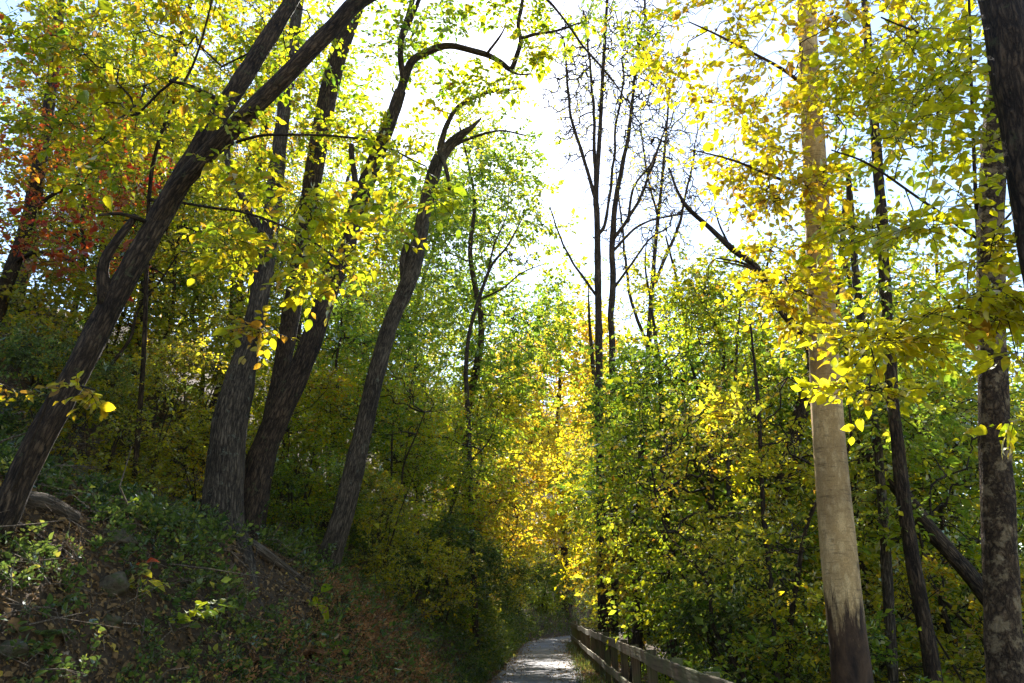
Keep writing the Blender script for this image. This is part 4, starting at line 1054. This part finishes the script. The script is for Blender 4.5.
# fallen leaves
N = 210000
y = near_y(N, 2, 45); x = np.where(rng.uniform(size=N) < .7, -1.2 - 14 * rng.uniform(0, 1, N) ** 1.6, .8 + 12 * rng.uniform(0, 1, N) ** 1.4) + shift(y)
keep = off_path(x, y, -.12 ) & ((snoise(np.stack([x, y, 0 * x], 1), 1.4, 61, 2) + rng.normal(0, .5, N)) > -.4)
x, y = x[keep], y[keep]
nn = slope_normals(x, y)
P = np.stack([x, y, ground(x, y) + rng.uniform(.005, .045, len(x))], 1)
ax = np.cross(nn, rng.normal(size=(len(x), 3))) + nn * rng.uniform(-.1, .35, (len(x), 1))
b = Buf()
ln = .062 * np.exp(rng.normal(0, .3, len(x)))
nr = nn + rng.normal(size=nn.shape) * .4
tl = np.clip(rng.normal(.45, .25, len(x)), 0, 1)
for msk, kd in ((y < 12, 'mid'), (y >= 12, 'lo')):
    leaves(b, P[msk], ax[msk], nr[msk], ln[msk], ln[msk] * .62, tl[msk], kd, 0, .25, .25)
# smaller scraps close by
n2 = 70000
y2 = 4 + 13 * rng.uniform(0, 1, n2) ** 1.4; x2 = -1.8 - 7.5 * rng.uniform(0, 1, n2) ** 1.2
k2 = off_path(x2, y2, .05); x2, y2 = x2[k2], y2[k2]
nn2 = slope_normals(x2, y2)
l3 = .036 * np.exp(rng.normal(0, .4, len(x2)))
leaves(b, np.stack([x2, y2, ground(x2, y2) + rng.uniform(.0, .05, len(x2))], 1), np.cross(nn2, rng.normal(size=nn2.shape)) + nn2 * rng.uniform(-.1, .5, (len(x2), 1)), nn2 + rng.normal(size=nn2.shape) * .5, l3, l3 * rng.uniform(.2, .7, len(x2)), np.clip(rng.normal(.42, .28, len(x2)), 0, 1), 'lo', 0, .3, .2)
# a few on the asphalt
M_ = 3200
yy = rng.uniform(5, 60, M_); xx = np.clip(-.4 + 1.15 * np.sign(rng.normal(size=M_)) * rng.uniform(0, 1, M_) ** .35, -1.5, .74) + shift(yy)
l2 = .06 * np.exp(rng.normal(0, .25, M_))
leaves(b, np.stack([xx, yy, np.full(M_, .045)], 1), rng.normal(size=(M_, 3)) * [1, 1, .15], np.array([[0, 0, 1.0]]) + rng.normal(size=(M_, 3)) * .3, l2, l2 * .6, np.clip(rng.normal(.65, .3, M_), 0, 1), 'lo', 0, .25, .15)
tag(b.obj('leaf_litter', M['litter']), 'brown fallen leaves scattered over bank, slope and path edges', 'leaf litter', None, 'stuff')

# trailing green plants on the bank
def ground_plants(name, mat, n, xs, ys, hgt, leaf, label, cat, K=6, thr=0.0, seed=1, tint0=.45, erect=.6, kind='lo', sc=.8, ratio=.62):
    r = np.random.default_rng(seed)
    y = ys[0] + (ys[1] - ys[0]) * r.uniform(0, 1, n) ** 1.6
    s = xs[0] + (xs[1] - xs[0]) * r.uniform(0, 1, n)
    x = s + shift(y)
    f = snoise(np.stack([x, y, 0 * x], 1), sc, seed + 5, 2) + r.normal(0, .25, n)
    k = (f > thr) & off_path(x, y, .1) & clear_of(x, y, .18 + r.uniform(0, .12, n))
    x, y, f = x[k], y[k], f[k]
    nn = slope_normals(x, y)
    P = np.stack([x, y, ground(x, y) - .01], 1)
    d = nrm(nn * .5 + np.array([0, 0, erect]) + r.normal(size=nn.shape) * .45)
    b = Buf()
    h = hgt * np.exp(r.normal(0, .35, len(x)))
    mid = P + d * (h * .6)[:, None]
    tip_d = nrm(d + r.normal(size=d.shape) * .5 + nn * .3)
    end = mid + tip_d * (h * .55)[:, None]
    edges(b, P, mid, np.full(len(x), .003), np.full(len(x), .002), 3, 1)
    edges(b, mid, end, np.full(len(x), .002), np.full(len(x), .0012), 3, 1)
    sprays(b, P + d * (h * .25)[:, None], nrm(mid - P), r, K, hgt * .75, leaf, ratio, kind, tint0, .22, .5, 0, None, droop=.1)
    sprays(b, mid, tip_d, r, K, hgt * .7, leaf, ratio, kind, tint0 + .05, .22, .5, 0, None, droop=.3)
    return tag(b.obj(name, [M[mat], M['twig']]), label, cat, None, 'stuff')

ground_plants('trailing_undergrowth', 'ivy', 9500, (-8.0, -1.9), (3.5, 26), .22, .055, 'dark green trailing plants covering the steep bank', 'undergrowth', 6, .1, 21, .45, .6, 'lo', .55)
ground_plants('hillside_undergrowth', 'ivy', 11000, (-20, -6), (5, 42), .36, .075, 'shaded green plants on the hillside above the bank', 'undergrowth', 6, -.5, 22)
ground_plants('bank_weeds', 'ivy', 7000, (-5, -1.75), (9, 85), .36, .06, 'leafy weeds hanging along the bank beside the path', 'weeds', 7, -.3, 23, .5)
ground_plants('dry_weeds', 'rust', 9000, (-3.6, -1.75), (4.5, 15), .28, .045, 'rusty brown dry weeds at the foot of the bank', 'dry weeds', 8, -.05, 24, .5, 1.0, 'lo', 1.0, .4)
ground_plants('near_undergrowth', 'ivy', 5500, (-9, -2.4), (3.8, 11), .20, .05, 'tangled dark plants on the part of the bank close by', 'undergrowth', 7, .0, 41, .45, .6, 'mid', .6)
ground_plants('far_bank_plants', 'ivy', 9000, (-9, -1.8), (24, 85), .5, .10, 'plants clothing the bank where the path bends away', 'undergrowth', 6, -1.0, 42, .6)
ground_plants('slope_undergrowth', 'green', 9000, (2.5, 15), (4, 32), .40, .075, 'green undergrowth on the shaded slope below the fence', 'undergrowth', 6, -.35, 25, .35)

def grass(name, n, s0, s1, ys, hgt, label, seed):
    r = np.random.default_rng(seed)
    y = ys[0] + (ys[1] - ys[0]) * r.uniform(0, 1, n) ** 1.5
    x = r.uniform(s0, s1, n) + shift(y) + snoise(np.stack([y, 0 * y, 0 * y], 1), 2, seed) * .08
    f = snoise(np.stack([x, y, 0 * y], 1), 1.6, seed + 2)
    k = f > -.5
    x, y, f = x[k], y[k], f[k]
    P = np.stack([x, y, ground(x, y) - .01], 1)
    b = Buf()
    ln = hgt * np.exp(r.normal(0, .4, len(x))) * (1 + .4 * f)
    leaves(b, P, np.array([[0, 0, 1.0]]) + r.normal(size=P.shape) * .35, r.normal(size=P.shape), ln, np.full(len(x), .010), np.clip(.45 + .3 * f + r.normal(0, .2, len(x)), 0, 1), 'lo', 0, .15, 3.0)
    return tag(b.obj(name, M['grass']), label, 'grass', None, 'stuff')
grass('verge_grass', 6500, .62, 1.6, (4, 45), .11, 'short grass growing between the path edge and the fence', 31)
grass('bank_grass', 16000, -2.1, -1.58, (4, 48), .12, 'ragged grass along the foot of the bank', 32)

# dead twigs and bramble stems strewn over the bank
r = np.random.default_rng(77)
n = 5200
y = 4 + 22 * r.uniform(0, 1, n) ** 1.5
x = -2.0 - 8.5 * r.uniform(0, 1, n) ** 1.2
nn = slope_normals(x, y)
P = np.stack([x, y, ground(x, y)], 1) + nn * r.uniform(.0, .16, (n, 1))
d = nrm(r.normal(size=(n, 3)) + nn * .35 + np.array([.5, 0, -.3]))
Lh = .34 * np.exp(r.normal(0, .55, n))
b = Buf()
m1 = P + d * (Lh * .5)[:, None] + r.normal(size=(n, 3)) * (Lh * .06)[:, None]
e1 = P + d * Lh[:, None] + r.normal(size=(n, 3)) * (Lh * .12)[:, None] - np.array([0, 0, 1.0]) * (Lh * .15)[:, None]
rad = .0042 * np.exp(r.normal(0, .45, n))
edges(b, P, m1, rad, rad * .8, 4, 0)
edges(b, m1, e1, rad * .8, rad * .4, 4, 0)
k = r.uniform(size=n) < .45
edges(b, m1[k], m1[k] + nrm(d[k] + r.normal(size=(k.sum(), 3)) * .6) * (Lh[k] * .45)[:, None], rad[k] * .6, rad[k] * .3, 3, 0)
tag(b.obj('dead_brush', M['stick2']), 'dead twigs and bare bramble stems strewn over the bank', 'brushwood', None, 'stuff')
# ------------------------------------------------------------------ things lying and growing on the bank
def on_ground_line(pts, lift=.0, n=30):
    """(px, py, width_px) -> a line that follows the bank"""
    Q = np.array([ground_hit(a, b_) for a, b_, w in pts])
    R = np.array([.5 * w * mpp(a, b_, q[1]) for (a, b_, w), q in zip(pts, Q)])
    C = catmull(Q, n)
    rr = np.interp(np.linspace(0, len(Q) - 1, n), np.arange(len(Q)), R)
    C[:, 2] += rr * lift
    return C, rr

def log(name, label, pts, mat, seed, lift=.85, sides=14, lump=.16, ridge=.012, cat='log', n=40, group=None):
    C, R = on_ground_line(pts, lift, n)
    if cat == 'log': R = R * 1.2
    b = Buf()
    tube(b, C, R, sides, 0, lump, ridge, seed)
    org = C[len(C) // 2]
    return tag(b.obj(name, M[mat], None, org), label, cat, group)

log('fallen_log', 'rotting reddish-brown log lying downhill towards the foot of the thickest trunk', [(95, 450, 9), (130, 462, 12), (165, 478, 17), (200, 500, 20), (238, 524, 15)], 'dead', 3)
log('fallen_log', 'mossy decayed log just below the rotting reddish one', [(140, 488, 9), (180, 505, 11), (215, 527, 10), (252, 548, 8), (300, 583, 7)], 'dead', 4)
log('fallen_log', 'short dark log jutting from the slope beside the leaning trunk', [(8, 503, 15), (40, 510, 16), (74, 524, 12)], 'dead', 6)
log('fallen_branch', 'bleached white branch lying across the slope behind the leaning trunk', [(-10, 416, 3.4), (14, 415, 3), (36, 412, 2)], 'stick', 7, .9, 7, .05, 0, 'branch', 16)
log('fallen_branch', 'pale thin stick lying on the greenery below the yellow leaf spray', [(84, 463, 2.4), (94, 476, 2.2), (110, 491, 1.6)], 'stick', 8, 1.2, 7, .05, 0, 'branch', 14)
log('fallen_branch', 'grey stick stretched over the slope just under the rotting log', [(60, 449, 2), (95, 450, 1.8), (118, 455, 1.2)], 'stick', 9, 1.5, 6, .05, 0, 'branch', 14)
log('fallen_branch', 'long grey branch sliding down the bank below the snapped trunk', [(232, 560, 4), (262, 577, 5), (300, 597, 4), (316, 606, 2.5)], 'dead', 10, .9, 8, .08, 0, 'branch', 24)
log('fallen_branch', 'thin dark stick poking out over the rusty weeds', [(236, 622, 2.5), (262, 632, 2.2), (276, 640, 1.2)], 'dead', 12, 1.2, 6, .05, 0, 'branch', 14)
log('fallen_branch', 'white forked stick low at the picture edge', [(-6, 552, 3), (14, 556, 2.5), (28, 561, 1.5)], 'stick', 13, 1.2, 6, .05, 0, 'branch', 14)

def roots(owner_label, n, length, r0, seed):
    own = next(o for o in scene.objects if o.get('label') == owner_label)
    rng = np.random.default_rng(seed)
    bx, by, bz = own.location
    for k in range(n):
        a = 2 * math.pi * (k + rng.uniform(.1, .6)) / n
        t = np.linspace(0, 1, 26)
        ln = length * rng.uniform(.6, 1.2)
        aa = a + np.cumsum(rng.normal(0, .07, 26))
        x = bx + np.cumsum(np.cos(aa)) * ln / 26; y = by + np.cumsum(np.sin(aa)) * ln / 26
        r = r0 * rng.uniform(.7, 1.2) * (1 - t) ** .8 + .006
        z = ground(x, y) + r * .5 * np.cos(t * 9 + rng.uniform(0, 6)) - .01
        z[0:4] = np.maximum(z[0:4], bz + np.array([.28, .17, .09, .03]))
        x[0], y[0] = bx, by
        b = Buf(); tube(b, np.stack([x, y, z], 1), r, 9, 0, .15, .004, seed + k)
        b.obj('root', next(c for c in own.children if c.name.startswith('trunk')).data.materials[0], own, np.array([bx, by, bz]))
for lab_, n_, ln_, r_, s_ in [('thickest trunk on the bank, upright grey-brown with deeply furrowed bark', 7, 1.5, .11, 1), ('heavy dark trunk curving uphill of the path, its arching limb crossing the sun', 5, 1.3, .09, 2),
                              ('curved slender trunk on the bank edge with a snapped, splintered top', 6, 1.4, .07, 3), ('dark trunk leaning steeply over the bank, forking into two heavy stems', 6, 1.4, .08, 4)]:
    roots(lab_, n_, ln_, r_, s_)

def rock(name, label, px, py, wpx, seed, mat='rock', flat=.7, cat='rock'):
    q = ground_hit(px, py)
    r = .5 * wpx * mpp(px, py, q[1])
    n, k = 22, 32
    th = np.linspace(.0001, math.pi - .0001, n); ph = np.linspace(0, 2 * math.pi, k, endpoint=False)
    T, Pp = np.meshgrid(th, ph, indexing='ij')
    d = np.stack([np.sin(T) * np.cos(Pp), np.sin(T) * np.sin(Pp), np.cos(T)], -1).reshape(-1, 3)
    rng = np.random.default_rng(seed)
    rad = 1 + .32 * snoise(d, 1.9, seed, 3)
    for c in range(7):          # broken flat faces
        nn = nrm(rng.normal(size=(1, 3)))[0]
        h = rng.uniform(.6, .85)
        dd = d @ nn
        rad = np.where(dd * rad > h, h / np.maximum(dd, .01), rad)
    rad = rad + .07 * snoise(d, 6, seed + 3, 3)
    V = d * rad[:, None] * r * np.array([1.15, 1, flat])
    i, j = np.meshgrid(np.arange(n - 1), np.arange(k), indexing='ij')
    F = np.stack([i * k + j, (i + 1) * k + j, (i + 1) * k + (j + 1) % k, i * k + (j + 1) % k], -1).reshape(-1, 4)
    b = Buf(); b.add(V, [F])
    o = b.obj(name, M[mat], None, (0, 0, 0))
    o.location = q + np.array([0, 0, r * flat * .15])
    o.rotation_euler = (rng.uniform(-.3, .3), rng.uniform(-.3, .3), rng.uniform(0, 6))
    return tag(o, label, cat)
rock('rock', 'mossy tan boulder on the slope just below the leaning trunk', 52, 467, 30, 1)
rock('rock', 'small grey stone beside the mossy boulder', 68, 488, 16, 2)
rock('rock', 'jagged pale slab of stone midway down the dark bank', 108, 592, 34, 3, flat=.9)
rock('rock', 'brown clod of earth-stained rock under the jagged slab', 112, 622, 26, 4)
rock('rock', 'flat stone among the greenery between the fallen logs', 130, 500, 18, 5, flat=.5)
rock('rock', 'dark overhanging rock below the short dark log', 118, 540, 36, 6, flat=.6)
rock('rock', 'mossy stone low at the picture corner', 8, 655, 40, 7)

def fern(label, px, py, size_px, seed, mat='grass', fronds=9, face=None, tint0=.5, lift=0.0):
    q = ground_hit(px, py)
    s = size_px * mpp(px, py, q[1])
    rng = np.random.default_rng(seed)
    root = empty('fern', q, label, 'fern', 'ferns on the bank')
    for f in range(fronds):
        a = rng.uniform(0, 6.28)
        ln = s * rng.uniform(.7, 1.15)
        out = np.array([math.cos(a), math.sin(a), 0])
        t = np.linspace(0, 1, 16)
        C = out[None] * (t * ln * .85)[:, None] + np.array([0, 0, 1.0])[None] * (ln * (.75 * t - .62 * t ** 2.2))[:, None]
        b = Buf()
        tube(b, C, np.linspace(.004, .0012, 16) * s / .5, 4, 1)
        T = nrm(np.gradient(C, axis=0)); S = np.cross(T, [0, 0, 1.0]); S = nrm(S)
        tt = np.linspace(.12, .98, 24)
        pos = np.stack([np.interp(tt, t, C[:, k]) for k in range(3)], 1)
        Ti = np.stack([np.interp(tt, t, T[:, k]) for k in range(3)], 1)
        Si = np.stack([np.interp(tt, t, S[:, k]) for k in range(3)], 1)
        wl = ln * .26 * np.sin(np.clip(tt * .9 + .12, 0, 1) * math.pi) ** .8
        for sg in (1, -1):
            leaves(b, pos, Si * sg + Ti * .35 + rng.normal(size=pos.shape) * .06, np.cross(Ti, Si * 1.0) * -1 + rng.normal(size=pos.shape) * .1, wl, wl * .26, np.clip(rng.normal(tint0, .12, 24), 0, 1), 'mid', 0, .1, .1)
        b.obj('frond', [M[mat], M['twig']], root)
    return root
fern('bright green fern beside the rotting log, above the bank', 158, 470, 34, 1, 'grass', 10, tint0=.55)
fern('smaller pale fern at the upper end of the rotting log', 172, 440, 24, 2, 'grass', 8, tint0=.5)
fern('pale sunlit fern on the bank edge below the snapped trunk', 330, 602, 20, 3, 'grass', 8, tint0=.75)
fern('dark fern in the shade midway down the bank', 205, 610, 26, 4, 'ivy', 9)
fern('dark fern near the mossy stone at the picture corner', 45, 640, 34, 5, 'ivy', 9)
fern('rusty dried fern at the foot of the bank', 300, 660, 34, 6, 'rust', 11)
fern('withered brown fern beneath the dark stick', 245, 668, 34, 7, 'rust', 11)
fern('browned fern furthest along the foot of the bank', 392, 652, 24, 8, 'rust', 10)
fern('dim green fern uphill beside the short dark log', 100, 515, 22, 9, 'ivy', 8)

def seedling(label, px, py, hpx, seed, mat, lean=(0, 0), kind='hi', leaf_px=9, n=5, tint0=.7):
    q = ground_hit(px, py)
    m = mpp(px, py, q[1])
    h = hpx * m
    rng = np.random.default_rng(seed)
    t = np.linspace(0, 1, 14)
    C = np.stack([lean[0] * m * t ** 1.4, -.15 * t + 0 * t, h * (t - .25 * t ** 2) + lean[1] * m * t ** 2], 1)
    root = empty('seedling', q, label, 'seedling', 'seedlings on the bank')
    b = Buf(); tube(b, C, np.linspace(.006, .002, 14), 6, 0, 0, 0, seed)
    b.obj('stem', M['twig'], root)
    b = Buf()
    idx = np.linspace(4, 13, n).astype(int)
    d = nrm(rng.normal(size=(n, 3)) * [1, 1, .3] + np.array([lean[0] * .03, 0, .1]))
    sprays(b, C[idx], d, rng, 5, leaf_px * m * 2.2, leaf_px * m, .62, kind, tint0, .15, .3, 0, 1, .0016, .2, 0)
    b.obj('crown', [M[mat], M['twig']], root)
    return root
seedling('yellow-green bramble spray arching over the dark bank', 152, 628, 26, 1, 'lime', (70, 6), n=9, leaf_px=10, tint0=.4)
seedling('lone lime seedling standing on the bank below the rotting log', 146, 528, 30, 2, 'lime', (4, 0), n=5, leaf_px=9, tint0=.25)
seedling('yellowing seedling beside the brown clod', 140, 600, 34, 3, 'olive', (4, 0), n=6, leaf_px=9, tint0=.6)
seedling('bright leafy seedling on the bank lip below the sunlit fern', 318, 612, 22, 4, 'lime', (-2, 0), n=5, leaf_px=8, tint0=.45)
seedling('small pale seedling above the rusty fern', 322, 655, 14, 5, 'lime', (12, 0), n=4, leaf_px=7, tint0=.3)
seedling('seedling with a few red leaves in the middle of the bank', 134, 572, 12, 6, 'red', (6, 0), n=3, leaf_px=5, tint0=.6)
seedling('green seedling at the very picture edge low on the bank', 2, 640, 30, 7, 'lime', (2, 0), n=5, leaf_px=11, tint0=.1)

# ------------------------------------------------------------------ picture
vs = scene.view_settings
vs.view_transform = 'Standard'; vs.look = 'None'; vs.gamma = 1.0; vs.use_curve_mapping = False
vs.exposure = 2.15
scene.render.engine = 'CYCLES'
cy = scene.cycles
cy.max_bounces, cy.diffuse_bounces, cy.glossy_bounces, cy.transmission_bounces, cy.transparent_max_bounces = 7, 5, 2, 5, 4
cy.caustics_reflective = cy.caustics_refractive = False
cy.sample_clamp_indirect = 6.0
cy.use_denoising = True
cy.denoiser = 'OPENIMAGEDENOISE'
cy.use_adaptive_sampling = True
cy.adaptive_threshold = .02
